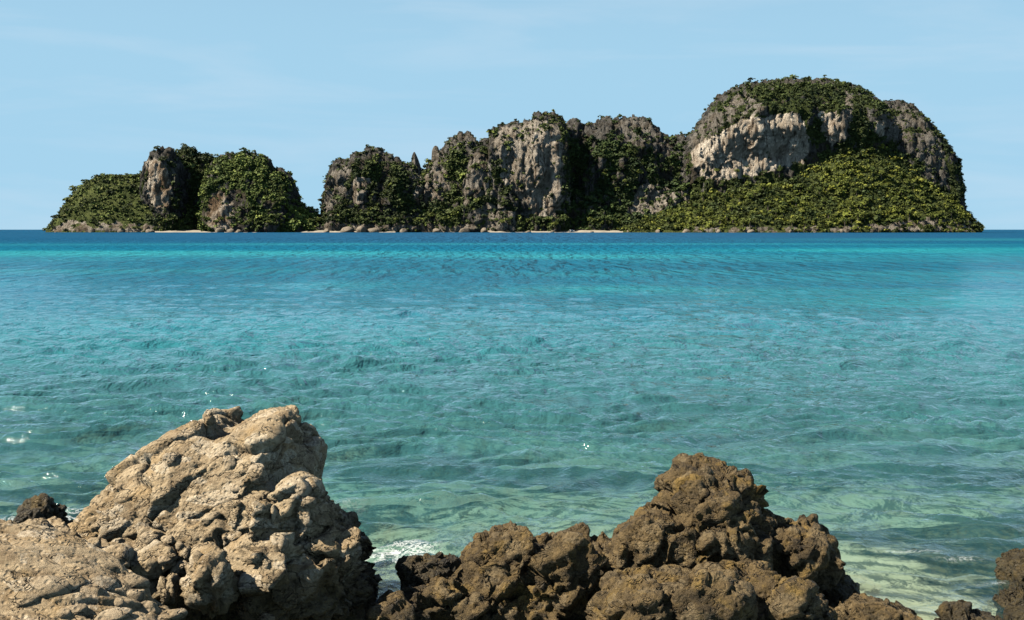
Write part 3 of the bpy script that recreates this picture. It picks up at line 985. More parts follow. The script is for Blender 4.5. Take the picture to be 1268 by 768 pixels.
forest('green and yellow-green forest on and below the great pale-faced dome', [
    dict(bname='great_dome', n=2187, size=(1.63, 3.50), dens=d_wood, colors=[DARK, (.058, .078, .02), MID], seed=11),
    dict(bname='great_dome', n=910, size=(0.90, 2.16), dens=d_shrub, colors=[(.020, .030, .012), (.060, .075, .026)], seed=31, protos=PROTO_S),
    dict(bname='east_dome', n=735, size=(1.50, 3.08), dens=d_wood, colors=[DARK, MID], seed=12),
    dict(bname='east_dome', n=1300, size=(0.90, 1.98), dens=d_shrub, colors=[(.020, .030, .012), (.060, .075, .026)], seed=32, protos=PROTO_S),
    dict(bname='apron', n=4700, size=(1.77, 3.92), dens=d_wood, colors=[(.026, .040, .010), (.108, .125, .020), (.17, .18, .030)], seed=13)])

# individual trees: the big crowns that can be told apart at the foot of the cliffs
TREE_MATS = [foliage_material('tree_leaves_dark', False, (.058, .092, .021), (.105, .145, .032)),
             foliage_material('tree_leaves_light', False, (.13, .17, .034), (.22, .255, .05))]
BARK = simple_material('bark', (0.16, 0.13, 0.10), .9, .3, 1.5)
TREE_MESH = []
for k in range(6):
    v, f = crown_proto(190, .15, 300 + k)
    v = v * np.array([5.2, 5.2, 5.0]) + np.array([0, 0, 6.2])
    TREE_MESH.append(mesh_np('crown', v, f, False))


def trunk_mesh():
    V, F = [], []

    def limb(p0, p1, r0, r1, n=6):
        o = len(V)
        p0, p1 = np.array(p0, float), np.array(p1, float)
        for p, r_ in ((p0, r0), ((p0 + p1) / 2 + np.array([.12, .08, 0]), (r0 + r1) / 2), (p1, r1)):
            for j in range(n):
                a = 2 * math.pi * j / n
                V.append(p + np.array([math.cos(a) * r_, math.sin(a) * r_, 0]))
        for i in range(2):
            for j in range(n):
                F.append([o + i * n + j, o + i * n + (j + 1) % n, o + (i + 1) * n + (j + 1) % n, o + (i + 1) * n + j])
    limb((0, 0, -1.5), (.2, .1, 4.5), .42, .28)
    for a in (0.3, 2.3, 4.4):
        limb((.15, .1, 3.4), (2.2 * math.cos(a), 2.2 * math.sin(a), 6.6), .2, .08)
    limb((.2, .1, 4.4), (.3, -.2, 8.0), .24, .08)
    return mesh_np('trunk', np.array(V), np.array(F))


TRUNK = trunk_mesh()
TRUNK.materials.append(BARK)
CROWNS = []
for tm in TREE_MATS:
    row = []
    for me in TREE_MESH:
        c = me.copy()
        c.materials.append(tm)
        row.append(c)
    CROWNS.append(row)
BVHS = []
for bname, (V, F, *_r) in SURF.items():
    BVHS.append(BVHTree.FromPolygons([tuple(v) for v in V.tolist()], F.tolist()))


def ground_hit(px, py):
    """first island surface met by the view ray, for a foothold"""
    o = Vector((0, 0, CAMH))
    d = (Vector(at(px, py, 1000.0)) - o).normalized()
    best = None
    for b in BVHS:
        h = b.ray_cast(o, d)
        if h[0] is not None and (best is None or h[3] < best[1]):
            best = (h[0], h[3])
    return None if best is None else best[0]


def tree(loc, s, kind, label, group):
    t = empty('tree', loc, label=label, category='tree', group=group)
    t.rotation_euler.z = random.uniform(0, 6.28)
    t.scale = (s * random.uniform(.9, 1.15), s * random.uniform(.9, 1.15), s)
    obj('crown', CROWNS[kind][random.randrange(6)], None, t)
    obj('trunk', TRUNK, None, t)


def tree_row(x0, x1, n, py0, py1, s, kind_p, place, group):
    """trees of one stand; the two leaf tones are told apart in the label"""
    for k in range(n):
        px = x0 + (x1 - x0) * (k + random.uniform(.1, .9)) / n
        h = ground_hit(px, random.uniform(py0, py1))
        if h is None:
            continue
        kind = int(random.random() < kind_p)
        tone = ('dark green', 'light yellow-green')[kind]
        tree((h.x, h.y - 1.0, h.z - .4), random.uniform(*s), kind, tone + ' ' + place, tone + ' ' + group)


tree_row(606, 772, 26, 276, 282.5, (.55, .95), .45, 'tree in the row behind the white beach under the tall grey wall', 'trees behind the white beach')
tree_row(196, 400, 30, 274, 282, (.45, .8), .55, 'small tree behind the narrow sand strip of the western hills', 'trees behind the western sand strip')
tree_row(405, 600, 30, 266, 281, (.55, .95), .35, 'tree at the foot of the jagged crags beside the spires', 'trees at the foot of the jagged crags')
tree_row(780, 1190, 46, 268, 282, (.6, 1.0), .6, 'tree on the shore below the forested slope of the great dome', 'trees on the shore below the dome')
tree_row(840, 1150, 60, 215, 268, (.6, 1.0), .75, 'crown standing out on the forested slope below the pale cliff', 'crowns on the slope below the pale cliff')
tree_row(710, 840, 22, 190, 262, (.6, 1.0), .15, 'tree on the shaded forested wall between tall cliff and dome', 'trees on the shaded wall')
tip = at(1196, 268, 1165)
tree((tip[0], tip[1], 8), .95, 0, 'lone dark tree leaning out over the water at the eastern tip', 'lone tree at the eastern tip')


# ------------------------------------------------------------------ foreground rocks: signed distance fields meshed by surface nets
def surface_net(phi, origin, h):
    nx, ny, nz_ = phi.shape
    sgn = phi < 0
    corners = [(a, b, c) for a in (0, 1) for b in (0, 1) for c in (0, 1)]

    def sl(c, arr):
        return arr[c[0]:nx - 1 + c[0], c[1]:ny - 1 + c[1], c[2]:nz_ - 1 + c[2]]
    cnt = sum(sl(c, sgn).astype(np.int8) for c in corners)
    act = (cnt > 0) & (cnt < 8)
    cells = np.argwhere(act)
    vid = np.full(act.shape, -1, np.int64)
    vid[act] = np.arange(len(cells))
    acc = np.zeros((len(cells), 3))
    num = np.zeros(len(cells))
    ci, cj, ck = cells.T
    for i, a in enumerate(corners):
        for b in corners[i + 1:]:
            if sum(abs(a[k] - b[k]) for k in range(3)) != 1:
                continue
            pa = phi[ci + a[0], cj + a[1], ck + a[2]]
            pb = phi[ci + b[0], cj + b[1], ck + b[2]]
            cr = (pa < 0) != (pb < 0)
            t = np.where(cr, pa / np.where(cr, pa - pb, 1), 0)
            for k in range(3):
                acc[:, k] += np.where(cr, a[k] + t * (b[k] - a[k]), 0)
            num += cr
    V = origin + (cells + acc / num[:, None]) * h
    Fs = []
    for ax in range(3):
        u, v = (ax + 1) % 3, (ax + 2) % 3
        e0 = [slice(1, -1)] * 3
        e0[ax] = slice(0, -1)
        e1 = list(e0)
        e1[ax] = slice(1, None)
        A, Bc = sgn[tuple(e0)], sgn[tuple(e1)]
        for flip in (False, True):
            m_ = (A & ~Bc) if not flip else (~A & Bc)
            ix = np.argwhere(m_)
            off = np.ones(3, int)
            off[ax] = 0
            ix = ix + off
            du, dv = np.zeros(3, int), np.zeros(3, int)
            du[u] = 1
            dv[v] = 1
            q = [ix - du - dv, ix - dv, ix, ix - du]
            q = np.stack([vid[tuple(c.T)] for c in q], 1)
            Fs.append(q[:, ::-1] if flip else q)
    return V, np.concatenate(Fs)


def upsample(a):
    for ax in range(3):
        b = np.moveaxis(a, ax, 0)
        o = np.empty((2 * b.shape[0] - 1,) + b.shape[1:], b.dtype)
        o[0::2] = b
        o[1::2] = (b[:-1] + b[1:]) / 2
        a = np.moveaxis(o, 0, ax)
    return a


def smin(a, b, k):
    h = np.clip(.5 + .5 * (b - a) / k, 0, 1)
    return b * (1 - h) + a * h - k * h * (1 - h)


class Rock:
    """a field built of leaning inflated outlines and boulder lobes, all in world metres"""

    def __init__(self, box, h):
        self.lo, self.hi, self.h = np.array(box[0], float), np.array(box[1], float), h
        n = np.ceil((self.hi - self.lo) / h).astype(int) + 1
        ax = [self.lo[k] + np.arange(n[k]) * h for k in range(3)]
        self.X, self.Y, self.Z = np.meshgrid(*ax, indexing='ij')
        self.phi = np.full(self.X.shape, 9.0)
        P = np.stack([self.X.ravel(), self.Y.ravel(), self.Z.ravel()], 1)
        self.w = [.5 * fbm(P * 1.6, 3, s).reshape(self.X.shape) for s in (5, 6)]

    def outline(self, poly, Yc, D, lean=0.0, zref=0.8, rnd=.35, k=.06, warp=.08, back=None, ridge=None, under=None):
        """poly in photo px at depth Yc; lean = metres back per metre up"""
        pw = [tuple(at(px, py, Yc)[[0, 2]]) for px, py in poly]
        yc = Yc + lean * (self.Z - zref)
        if ridge:                  # the face falls away to both sides of a standing ridge at px
            a_, b_ = at(ridge[0], ridge[1], Yc), at(ridge[2], ridge[3], Yc)
            xr = a_[0] + (self.Z - a_[2]) / (b_[2] - a_[2]) * (b_[0] - a_[0]) + self.w[0] * .25
            yc = yc + np.minimum(ridge[4] * np.maximum(xr - self.X, 0), .38) + np.minimum(ridge[5] * np.maximum(self.X - xr, 0), .45)
        if under:                  # below a lip the face is hollowed back
            z0 = at(under[0], under[1], Yc)[2]
            yc = yc + np.minimum(under[2] * np.maximum(z0 - self.Z, 0), .55) * sstep(at(under[3], 600, Yc)[0], at(under[4], 600, Yc)[0], self.X + self.w[0] * .3)
        sd = sd_poly(self.X[:, 0, :], self.Z[:, 0, :], pw)[:, None, :] + self.w[0] * warp
        dd = np.where(self.Y < yc, D, back or D)
        dy = np.abs(self.Y - yc) - (dd - rnd) + self.w[1] * warp
        a, b = sd + rnd, dy
        f = np.minimum(np.maximum(a, b), 0) + np.sqrt(np.maximum(a, 0) ** 2 + np.maximum(b, 0) ** 2) - rnd
        self.phi = smin(self.phi, f, k)

    def lobe(self, px, py, rx, rz, Y, ry=None, k=.08, roll=0.0, under=0.0, cut=.82):
        c = at(px, py, Y)
        s = Y / FPX
        ax_, az = rx * s, rz * s
        ay = ry if ry else (ax_ + az) / 2
        x, y, z = self.X - c[0], self.Y - c[1], self.Z - c[2]
        y = y - under * np.maximum(az * .55 - z, 0)      # hollowed back below its brow
        cr, sr = math.cos(math.radians(roll)), math.sin(math.radians(roll))
        x, z = x * cr + z * sr, -x * sr + z * cr
        g = np.random.default_rng(int(px * 7 + py * 13))
        u = np.stack([x / ax_, y / ay, z / az])
        r = np.sqrt((u ** 2).sum(0))
        for _ in range(9):
            n = g.normal(size=3)
            n /= np.linalg.norm(n)
            r = np.maximum(r, (u * n[:, None, None, None]).sum(0) / g.uniform(cut, 1.0))
        f = (r - 1) * min(ax_, ay, az)
        self.phi = smin(self.phi, f, k)

    def mesh(self, disp, up=1, erode=.035):
        phi = self.phi
        # keep clear of the box walls
        phi = phi + erode
        for ax in range(3):
            b = np.moveaxis(phi, ax, 0)
            b[0] = np.maximum(b[0], self.h * .5)
            b[-1] = np.maximum(b[-1], self.h * .5)
        h = self.h
        for _ in range(up):
            phi = upsample(phi)
            h /= 2
        V, F = surface_net(phi, self.lo, h)
        for _ in range(2):
            N = vnormals(V, F)
            d = disp(V, N, _)
            V = V + N * d[:, None]
        return V, F


def strata(V, ang=38, s=(1, 1, 1)):
    c, s_ = math.cos(math.radians(ang)), math.sin(math.radians(ang))
    u = V[:, 0] * c + V[:, 2] * s_
    w = -V[:, 0] * s_ + V[:, 2] * c
    return np.stack([u * s[0], V[:, 1] * s[1], w * s[2]], 1)


def disp_pale(flute_fn, ang=38, big=1.0, bed=(1, 1, 1)):
    def f(V, N, step):
        q = strata(V, ang)
        q = (q + .16 * np.stack([fbm(V * 1.8, 3, 1), fbm(V * 1.8, 3, 2), fbm(V * 1.8, 3, 3)], 1)) * np.array(bed)
        fm = flute_fn(V)
        if step == 0:
            f1, f2, cid, tl = worley(q * np.array([1.3, 1.9, 2.6]), 3, True)
            d = .11 * tl + .06 * (cid - .5) - .075 * (1 - sstep(.0, .10, f2 - f1))
            g1, g2, c2, t2 = worley(q * np.array([3.4, 4.6, 7.0]), 13, True)
            msk = .25 + .75 * sstep(-.1, .3, fbm(V * 1.1, 2, 33))
            d += msk * (.042 * t2 + .024 * (c2 - .5) - .040 * (1 - sstep(0, .12, g2 - g1)))
            fl = ridged(V * np.array([5.4, 5.4, .9]) + .4 * fbm(V * 2, 2, 9)[:, None], 3, 44, .6)
            d += fm * .17 * (fl - .95)
            d += .05 * fbm(V * 1.6, 3, 8)
            return d * big
        f1, f2, cid, tl = worley(V * np.array([12, 12, 9]) + fbm(V * 5, 2, 4)[:, None], 23, True)
        m2 = sstep(.05, .35, fbm(V * 2.2, 2, 55) + .35 * fm)
        h1, h2, c3, t3 = worley(q * np.array([6.5, 9, 13]), 93, True)
        return (.3 + .7 * fm) * (.018 * t3 + .010 * (c3 - .5) - .012 * (1 - sstep(0, .16, h2 - h1))) + m2 * big ** 2 * (.022 * (.5 - f1) + .014 * (cid - .5)) + .006 * fbm(strata(V, ang, (5, 8, 16)), 4, 12) + .003 * ridged(V * 13, 3, 5)
    return f


def disp_dark(ang=42, knob=1.0):
    def f(V, N, step):
        q = strata(V, ang)
        q = q + .16 * np.stack([fbm(V * 2.2, 3, 1), fbm(V * 2.2, 3, 2), fbm(V * 2.2, 3, 3)], 1)
        if step == 0:
            f1, f2, cid, tl = worley(q * np.array([1.5, 2.4, 3.6]), 53, True)
            d = .11 * tl + .07 * (cid - .5) - .05 * (1 - sstep(0, .12, f2 - f1))
            g1, g2, c2, t2 = worley(q * np.array([3.6, 5.5, 8.0]), 63, True)
            d += .055 * t2 + .04 * (c2 - .5) - .03 * (1 - sstep(0, .14, g2 - g1))
            d += .10 * fbm(V * 2.0, 3, 18)
            d += .05 * (ridged(q * np.array([1.6, 3.6, 5.0]), 3, 14, .5) - .6)
            return d * knob
        f1, f2, cid, tl = worley(q * np.array([9, 12, 16]), 73, True)
        d = .020 * tl + .020 * (cid - .5) + .014 * (.5 - f1)
        return d + .020 * fbm(V * 8, 4, 22) - .012 * sstep(.2, .45, fbm(V * 16, 3, 29))
    return f


PALE = shore_rock_material('weathered_tan_rock', (.19, .135, .075), (.44, .345, .215), (.33, .21, .08), (.58, .50, .37), .45, .6, .55, k=.95, smooth=1.0)  # tide foot set high so its dark tone stands in for shade
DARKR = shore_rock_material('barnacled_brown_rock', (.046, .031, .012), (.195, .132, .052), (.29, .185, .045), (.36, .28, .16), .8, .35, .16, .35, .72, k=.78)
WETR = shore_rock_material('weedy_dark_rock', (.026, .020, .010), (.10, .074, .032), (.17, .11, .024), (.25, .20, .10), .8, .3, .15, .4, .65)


def rock_obj(name, R, disp, mat, label, group=None, up=1, category='rock', erode=.035):
    V, F = R.mesh(disp, up, erode)
    base = np.array([V[:, 0].mean(), V[:, 1].mean(), max(V[:, 2].min(), -.3)])
    me = mesh_np(name, V - base, F)
    o = obj(name, me, mat, label=label, category=category)
    o.location = base
    if group:
        o['group'] = group
    return o, V, F


ROCKV = {}
# --- the tall pale boulder
R = Rock(((-3.6, 6.7, -.25), (-.75, 9.6, 1.95)), .028)
R.outline(set_back([(112, 668), (122, 640), (137, 612), (165, 575), (192, 547), (214, 534), (232, 520), (243, 514), (268, 513), (283, 526), (296, 520), (320, 515), (346, 514), (364, 523), (379, 543), (391, 574), (397, 612), (406, 645),
           (421, 684), (438, 720), (455, 775), (470, 850), (100, 850)], 345, .38, 90, 8.55), 8.55, .62, lean=.55, zref=1.4, rnd=.42, k=.05, warp=.07, back=.75, ridge=(350, 525, 290, 768, .45, 1.5), under=(300, 625, 1.6, 250, 310))
R.lobe(256, 524, 23, 28, 8.6, .2, k=.04, roll=-15, cut=.7)
R.lobe(234, 546, 22, 20, 8.55, .18, k=.03)
R.lobe(255, 690, 80, 70, 8.2, .5, k=.15)
R.lobe(372, 625, 30, 45, 7.95, .3, k=.05)
R.lobe(318, 660, 16, 60, 7.6, .2, k=.02, under=.7, cut=.6)
R.lobe(345, 668, 12, 50, 7.66, .18, k=.02, under=.7, cut=.6)
R.lobe(378, 670, 20, 40, 7.85, .2, k=.02, under=.8, cut=.6)
R.lobe(262, 742, 31, 66, 7.2, .26, k=.015, under=.8, cut=.6)
R.lobe(316, 735, 17, 95, 7.4, .22, k=.02, under=.7, cut=.6)
R.lobe(352, 750, 26, 105, 7.6, .26, k=.02, under=.7, cut=.6)
R.lobe(400, 770, 45, 110, 7.95, .42, k=.08, under=.6)
R.lobe(225, 690, 30, 24, 7.6, .2, k=.03)
R.lobe(185, 695, 36, 26, 7.6, .22, k=.04)
R.lobe(205, 740, 30, 40, 7.35, .2, k=.04)


def flute_left(V):
    px, py = to_px(V)
    return sstep(270, 330, px) * sstep(590, 660, py) + sstep(190, 240, px) * sstep(660, 690, py) * .6


o, V, F = rock_obj('boulder', R, disp_pale(flute_left), PALE, 'tall pale tan boulder with a rounded knob on its crest, highest rock on the shore')
ROCKV['tall'] = (o, V, F)

# --- the sloping pale slab in the corner
R = Rock(((-3.9, 4.7, -.25), (-1.35, 7.3, 1.5)), .03)
R.outline([(-60, 655), (-20, 664), (30, 668), (70, 680), (105, 694), (145, 712), (185, 736), (212, 756), (238, 790), (260, 900), (-60, 900)], 6.35, .55, lean=.9, zref=.95, rnd=.3, k=.05, warp=.06, back=.5)
R.lobe(10, 775, 95, 30, 5.7, .3, k=.03, roll=-10)
R.lobe(165, 782, 70, 20, 5.8, .25, k=.03, roll=-12)
o, V, F = rock_obj('rock_slab', R, disp_pale(lambda V: 0 * V[:, 0], ang=-14, big=.5, bed=(.5, .7, 1.5)), PALE, 'pale cracked rock slab sloping down beside the tall boulder', category='rock')
ROCKV['slab'] = (o, V, F)

# --- low ledge between slab, boulder and water
R = Rock(((-4.6, 7.0, -.3), (-2.2, 9.2, 1.1)), .034)
R.outline([(-60, 665), (10, 660), (40, 653), (62, 660), (95, 668), (125, 662), (150, 668), (200, 690), (250, 712), (280, 760), (290, 850), (-60, 850)], 7.9, .45, lean=.6, zref=.7, rnd=.22, k=.05, warp=.07)
R.lobe(100, 678, 45, 12, 7.6, .2, k=.03, roll=12)
R.lobe(30, 664, 40, 9, 7.8, .2, k=.03, roll=10)
R.lobe(140, 690, 40, 14, 7.5, .2, k=.03, roll=16)
o, V, F = rock_obj('rock_ledge', R, disp_pale(lambda V: .3 + 0 * V[:, 0], ang=12, big=.65, bed=(.6, .8, 1.3)), PALE, 'low tan ledge of bedded rock between the sloping slab and the sea')
ROCKV['ledge'] = (o, V, F)

# --- the broad dark rock
R = Rock(((-1.15, 7.1, -.35), (3.0, 9.9, 1.35)), .038)
R.outline(set_back([(455, 790), (475, 760), (490, 742), (520, 736), (548, 715), (562, 698), (573, 680), (590, 669), (612, 659), (628, 657), (646, 666), (664, 662), (690, 666), (716, 660), (745, 661), (765, 652), (776, 641), (797, 636), (815, 622),
           (822, 604), (835, 587), (852, 579), (876, 577), (896, 578), (913, 587), (927, 601), (940, 613), (942, 632), (962, 641), (986, 652), (1006, 661), (1024, 665), (1027, 690), (1020, 702), (1031, 712), (1034, 724), (1047, 740), (1058, 770), (1070, 850), (430, 850)], 915, .34, 110, 8.55),
          8.55, .5, lean=.5, zref=.9, rnd=.34, k=.05, warp=.09, back=.7, ridge=(905, 590, 930, 768, .05, 1.3), under=(900, 676, 1.1, 800, 880))
R.lobe(872, 605, 45, 30, 8.75, .3, k=.08)
R.lobe(620, 690, 52, 34, 8.35, .3, k=.06)
R.lobe(700, 720, 60, 45, 8.05, .3, k=.06, roll=30)
R.lobe(560, 745, 60, 34, 7.95, .3, k=.06)
R.lobe(870, 676, 70, 30, 8.1, .32, k=.06, roll=12)
R.lobe(800, 670, 60, 34, 8.2, .3, k=.06, roll=35)
R.lobe(975, 680, 48, 26, 8.3, .3, k=.05, roll=-8)
R.lobe(500, 765, 40, 28, 7.75, .3, k=.06)
o, V, F = rock_obj('boulder', R, disp_dark(), DARKR, 'broad dark brown knobbly rock rising to a blunt peak beside the clear water')
ROCKV['dark'] = (o, V, F)

# --- lump in front of it
R = Rock(((.35, 6.3, -.25), (2.35, 8.0, .95)), .03)
R.outline([(725, 800), (740, 745), (768, 728), (800, 717), (830, 724), (868, 724), (905, 724), (930, 715), (946, 708), (972, 721), (1010, 737), (1034, 750), (1046, 790), (1050, 870), (715, 870)], 7.25, .42, lean=.8, zref=.4, rnd=.24, k=.04, warp=.06)
R.lobe(880, 750, 60, 34, 6.95, .26, k=.05)
R.lobe(985, 760, 40, 36, 6.95, .25, k=.05)
R.lobe(800, 752, 45, 30, 6.95, .25, k=.05)
o, V, F = rock_obj('boulder', R, disp_dark(30, .75), DARKR, 'rough brown lump of rock resting in front of the broad dark peak')
ROCKV['lump'] = (o, V, F)


def small_rock(name, poly, Y, D, mat, label, lean=.3, knob=.55, h=.022, group=None, zlow=-.3, lobes=()):
    pts = np.array([at(px, py, Y) for px, py in poly])
    lo = np.array([pts[:, 0].min() - .18, Y - D - .35, zlow])
    hi = np.array([pts[:, 0].max() + .18, Y + D + .35, pts[:, 2].max() + .2])
    R = Rock((lo, hi), h)
    R.outline(poly, Y, D, lean=lean, zref=.3, rnd=min(.14, D * .7), k=.03, warp=.05)
    for l in lobes:
        R.lobe(*l)
    return rock_obj(name, R, disp_dark(35, knob), mat, label, group, erode=.02)


small_rock('boulder', [(497, 735), (497, 697), (513, 689), (540, 684), (562, 687), (568, 700), (556, 714), (540, 735), (535, 790), (495, 790)], 8.35, .22, WETR, 'squat dark block of rock at the seaward end of the broad dark rock')
small_rock('boulder', [(18, 662), (22, 636), (32, 624), (50, 622), (62, 634), (66, 646), (76, 650), (88, 662), (92, 720), (12, 720)], 9.6, .28, WETR, 'small weedy dark rock standing in the water behind the tan ledge')
small_rock('rock', [(106, 668), (108, 650), (112, 630), (124, 626), (136, 640), (140, 700), (104, 700)], 9.3, .2, WETR, 'weedy dark stone wedged against the seaward foot of the tall pale boulder', h=.018)
small_rock('rock', [(430, 735), (434, 715), (446, 709), (457, 718), (458, 736), (450, 790), (428, 790)], 8.7, .16, WETR, 'small dark stone in the gap between the pale boulder and the broad dark rock', h=.016)
small_rock('boulder', [(1243, 735), (1244, 700), (1254, 690), (1275, 686), (1300, 700), (1310, 760), (1236, 760)], 9.1, .3, WETR, 'dark weedy rock at the far side of the sandy pool')
small_rock('rock', [(1232, 740), (1238, 730), (1252, 728), (1268, 734), (1275, 770), (1228, 770)], 8.7, .15, WETR, 'low wet stone at the foot of the weedy rock across the pool', h=.016)
small_rock('boulder', [(1030, 800), (1040, 756), (1060, 745), (1090, 745), (1120, 752), (1145, 768), (1160, 830), (1028, 830)], 7.9, .3, DARKR, 'low rounded brown rock bordering the sandy pool next to the broad dark rock', h=.024)
small_rock('boulder', [(1150, 800), (1160, 766), (1180, 757), (1205, 754), (1228, 760), (1246, 772), (1256, 830), (1148, 830)], 7.85, .25, WETR, 'low weedy rock lying alone at the near edge of the sandy pool', h=.022)
small_rock('boulder', [(1240, 800), (1245, 770), (1262, 752), (1290, 750), (1310, 830), (1238, 830)], 8.0, .25, WETR, 'weedy rock at the near edge of the pool, below the rock across it', h=.022)

# ------------------------------------------------------------------ cobbles cemented into the rocks (parts)
STONE_MESH = []
for k in range(7):
    g = np.random.default_rng(900 + k)
    n_t, n_p = 14, 20
    th = np.linspace(0.001, math.pi - .001, n_t)
    ph = np.linspace(0, 2 * math.pi, n_p, endpoint=False)
    T, Pp = np.meshgrid(th, ph, indexing='ij')
    D3 = np.stack([np.sin(T) * np.cos(Pp), np.sin(T) * np.sin(Pp), np.cos(T)], -1).reshape(-1, 3)
    r = np.ones(len(D3))
    for _ in range(10):
        n = g.normal(size=3)
        n /= np.linalg.norm(n)
        r = np.minimum(r, g.uniform(.68, .95) / np.maximum(D3 @ n, .05))
    v = D3 * (r + .06 * fbm(D3 * 1.7, 3, 40 + k))[:, None]
    idx = np.arange(n_t * n_p).reshape(n_t, n_p)
    nx_ = np.roll(idx, -1, 1)
    f = np.stack([idx[:-1], idx[1:], nx_[1:], nx_[:-1]], -1).reshape(-1, 4)
    STONE_MESH.append(mesh_np('stone', v, f))


def stones(key, spots, mat):
    o, V, F = ROCKV[key]
    bv = BVHTree.FromPolygons([tuple(v) for v in V.tolist()], F.tolist())
    for (px, py, rx, ry, roll) in spots:
        d = (Vector(at(px, py, 8.0)) - Vector((0, 0, CAMH))).normalized()
        hit = bv.ray_cast(Vector((0, 0, CAMH)), d)
        if hit[0] is None:
            continue
        s = hit[0].y / FPX
        me = STONE_MESH[random.randrange(7)]
        key2 = me.name.split('.')[0] + mat.name + str(STONE_MESH.index(me))
        if key2 not in STONE_CACHE:
            c = me.copy()
            c.materials.clear()
            c.materials.append(mat)
            STONE_CACHE[key2] = c
        st = obj('stone', STONE_CACHE[key2], None, o)
        st.location = hit[0] - o.location + hit[1] * (-.25 * min(rx, ry) * s)
        st.rotation_euler = (random.uniform(-.3, .3), math.radians(-roll), random.uniform(-.5, .5))
        st.scale = (rx * s * 1.15, (rx + ry) / 2 * s, ry * s * 1.15)


STONE_CACHE = {}
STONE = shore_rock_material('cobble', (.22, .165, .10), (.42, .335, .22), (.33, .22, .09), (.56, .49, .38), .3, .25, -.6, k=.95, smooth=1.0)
stones('slab', [(115, 736, 20, 16, -8), (168, 738, 15, 10, 12), (148, 747, 9, 6, 0), (208, 748, 12, 8, 20), (182, 752, 16, 9, 0), (60, 728, 24, 14, -10), (205, 765, 26, 9, 14), (140, 762, 22, 8, 6), (30, 742, 18, 10, 0),
                (95, 755, 14, 9, 8), (168, 720, 16, 9, -20), (80, 760, 10, 7, 0)], STONE)
stones('ledge', [(175, 680, 16, 13, 0), (195, 690, 9, 8, 0), (155, 700, 7, 6, 0), (120, 690, 7, 5, 0), (135, 705, 6, 5, 0), (105, 698, 6, 5, 20), (145, 712, 8, 6, 0), (210, 705, 9, 8, 0)], STONE)
stones('tall', [(213, 570, 11, 13, 20), (286, 575, 8, 10, 0), (322, 588, 14, 12, -10), (375, 605, 10, 14, 30), (384, 622, 9, 8, 0), (208, 668, 10, 6, 0), (222, 676, 6, 6, 0), (232, 684, 6, 8, 0), (245, 690, 7, 9, 0),
                (225, 700, 8, 6, 10), (205, 695, 9, 6, -10), (312, 630, 6, 9, 0), (340, 640, 5, 14, 0), (360, 650, 6, 8, 0), (310, 665, 4, 6, 0), (350, 672, 6, 10, 0), (330, 700, 6, 9, 0), (330, 765, 10, 7, 0),
                (185, 668, 12, 9, 0), (295, 605, 9, 6, 20), (262, 640, 12, 7, 20)], STONE)

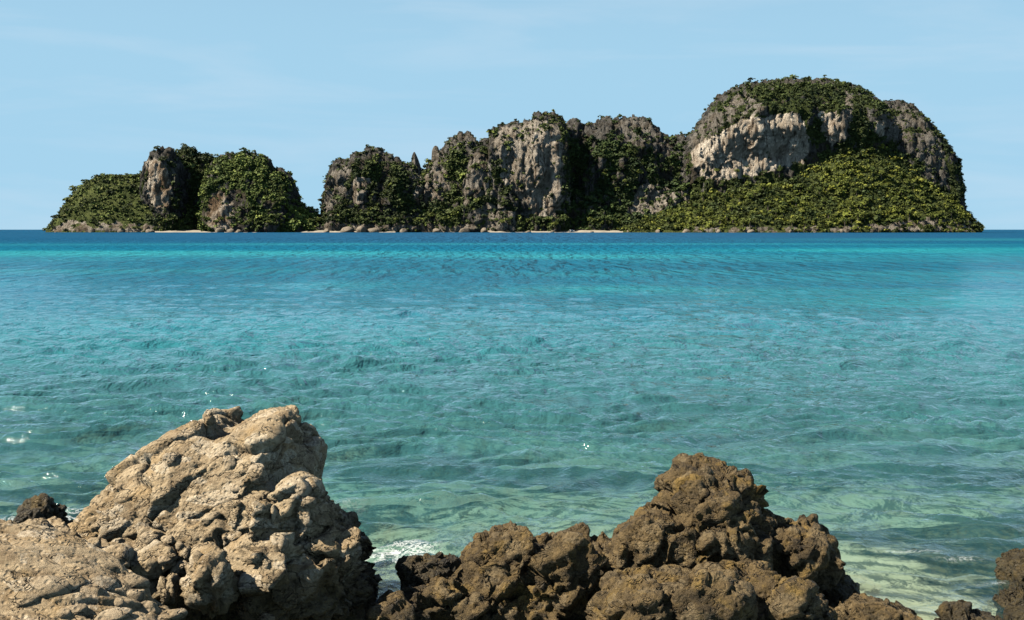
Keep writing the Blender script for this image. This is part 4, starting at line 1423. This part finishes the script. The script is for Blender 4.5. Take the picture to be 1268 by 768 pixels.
# ------------------------------------------------------------------ small things on the far shore
SHORE = simple_material('shore_boulder_rock', (0.22, 0.18, 0.13), .9, .4, .6, .4)
for k, (px, Yw, s) in enumerate([(186, 1136, 3.2), (272, 1122, 4.0), (286, 1121, 3.4), (296, 1124, 2.6), (404, 1132, 3.2), (430, 1132, 5.0), (448, 1130, 5.6), (462, 1131, 4.4), (500, 1130, 3.4), (540, 1130, 3.8), (575, 1130, 4.0), (600, 1127, 4.0),
                                 (655, 1123, 1.7), (684, 1123, 1.9), (733, 1123, 1.5), (780, 1120, 2.6), (815, 1092, 2.6), (850, 1075, 3.0), (890, 1062, 2.6), (930, 1056, 2.8), (980, 1053, 2.4), (1040, 1056, 3.2), (1085, 1062, 3.6), (1130, 1080, 3.4), (1165, 1100, 4.0), (1192, 1130, 4.0), (1203, 1150, 5.0), (120, 1150, 3.4), (90, 1165, 3.6), (150, 1143, 3.0)]):
    c = at(px, 285, Yw)
    o = obj('shore_boulder', STONE_MESH[k % 7].copy(), SHORE, label='rough boulder standing along the waterline of the far island', category='rock', group='boulders along the far waterline')
    o.data.name = 'shore_boulder'
    o.scale = (s * 1.5, s, s)
    o.rotation_euler.z = k * 1.3
    o.location = (c[0], Yw, s * .25)

# small white boat drawn up on the white beach
HULL = simple_material('white_hull', (.78, .78, .76), .4, .04)
CABIN = simple_material('white_canopy', (.8, .8, .78), .5, .04)
DECK = simple_material('boat_deck', (.3, .22, .14), .7, .2)


def boat(px, Yw):
    c = at(px, 285, Yw)
    b = empty('boat', (c[0], Yw, .35), label='small white boat drawn up on the white beach below the tall cliff', category='boat')
    n = 11
    V, F = [], []
    for i in range(n):
        t = i / (n - 1)
        x = -3.2 + 6.4 * t
        w = 1.05 * (1 - max(0, t - .35) ** 2 * 2.3)
        w = max(w, .03)
        kz = .0 + .55 * max(0, t - .6) ** 1.5 * 2
        top = 1.0 + .7 * t * t
        V += [(x, -w, top), (x, -w * .75, kz + .35), (x, 0, kz), (x, w * .75, kz + .35), (x, w, top), (x, w - .08, top - .25), (x, -w + .08, top - .25)]
    for i in range(n - 1):
        for j in range(7):
            a, bb = i * 7 + j, i * 7 + (j + 1) % 7
            F.append([a, bb, bb + 7, a + 7])
    obj('hull', mesh_np('hull', V, F), HULL, b)

    def box(name, lo, hi, mat, par):
        x0, y0, z0 = lo
        x1, y1, z1 = hi
        v = [(x0, y0, z0), (x1, y0, z0), (x1, y1, z0), (x0, y1, z0), (x0 + .1, y0 + .05, z1), (x1 - .3, y0 + .05, z1), (x1 - .3, y1 - .05, z1), (x0 + .1, y1 - .05, z1)]
        f = [(0, 3, 2, 1), (4, 5, 6, 7), (0, 1, 5, 4), (1, 2, 6, 5), (2, 3, 7, 6), (3, 0, 4, 7)]
        return obj(name, mesh_np(name, v, f, False), mat, par)
    box('cabin', (-1.6, -.75, .8), (1.0, .75, 2.2), HULL, b)
    box('canopy', (-2.2, -.9, 2.24), (1.2, .9, 2.4), CABIN, b)
    box('outboard_motor', (-3.7, -.2, .5), (-3.25, .2, 1.6), DECK, b)
    b.rotation_euler.z = .5


boat(708, 1121)
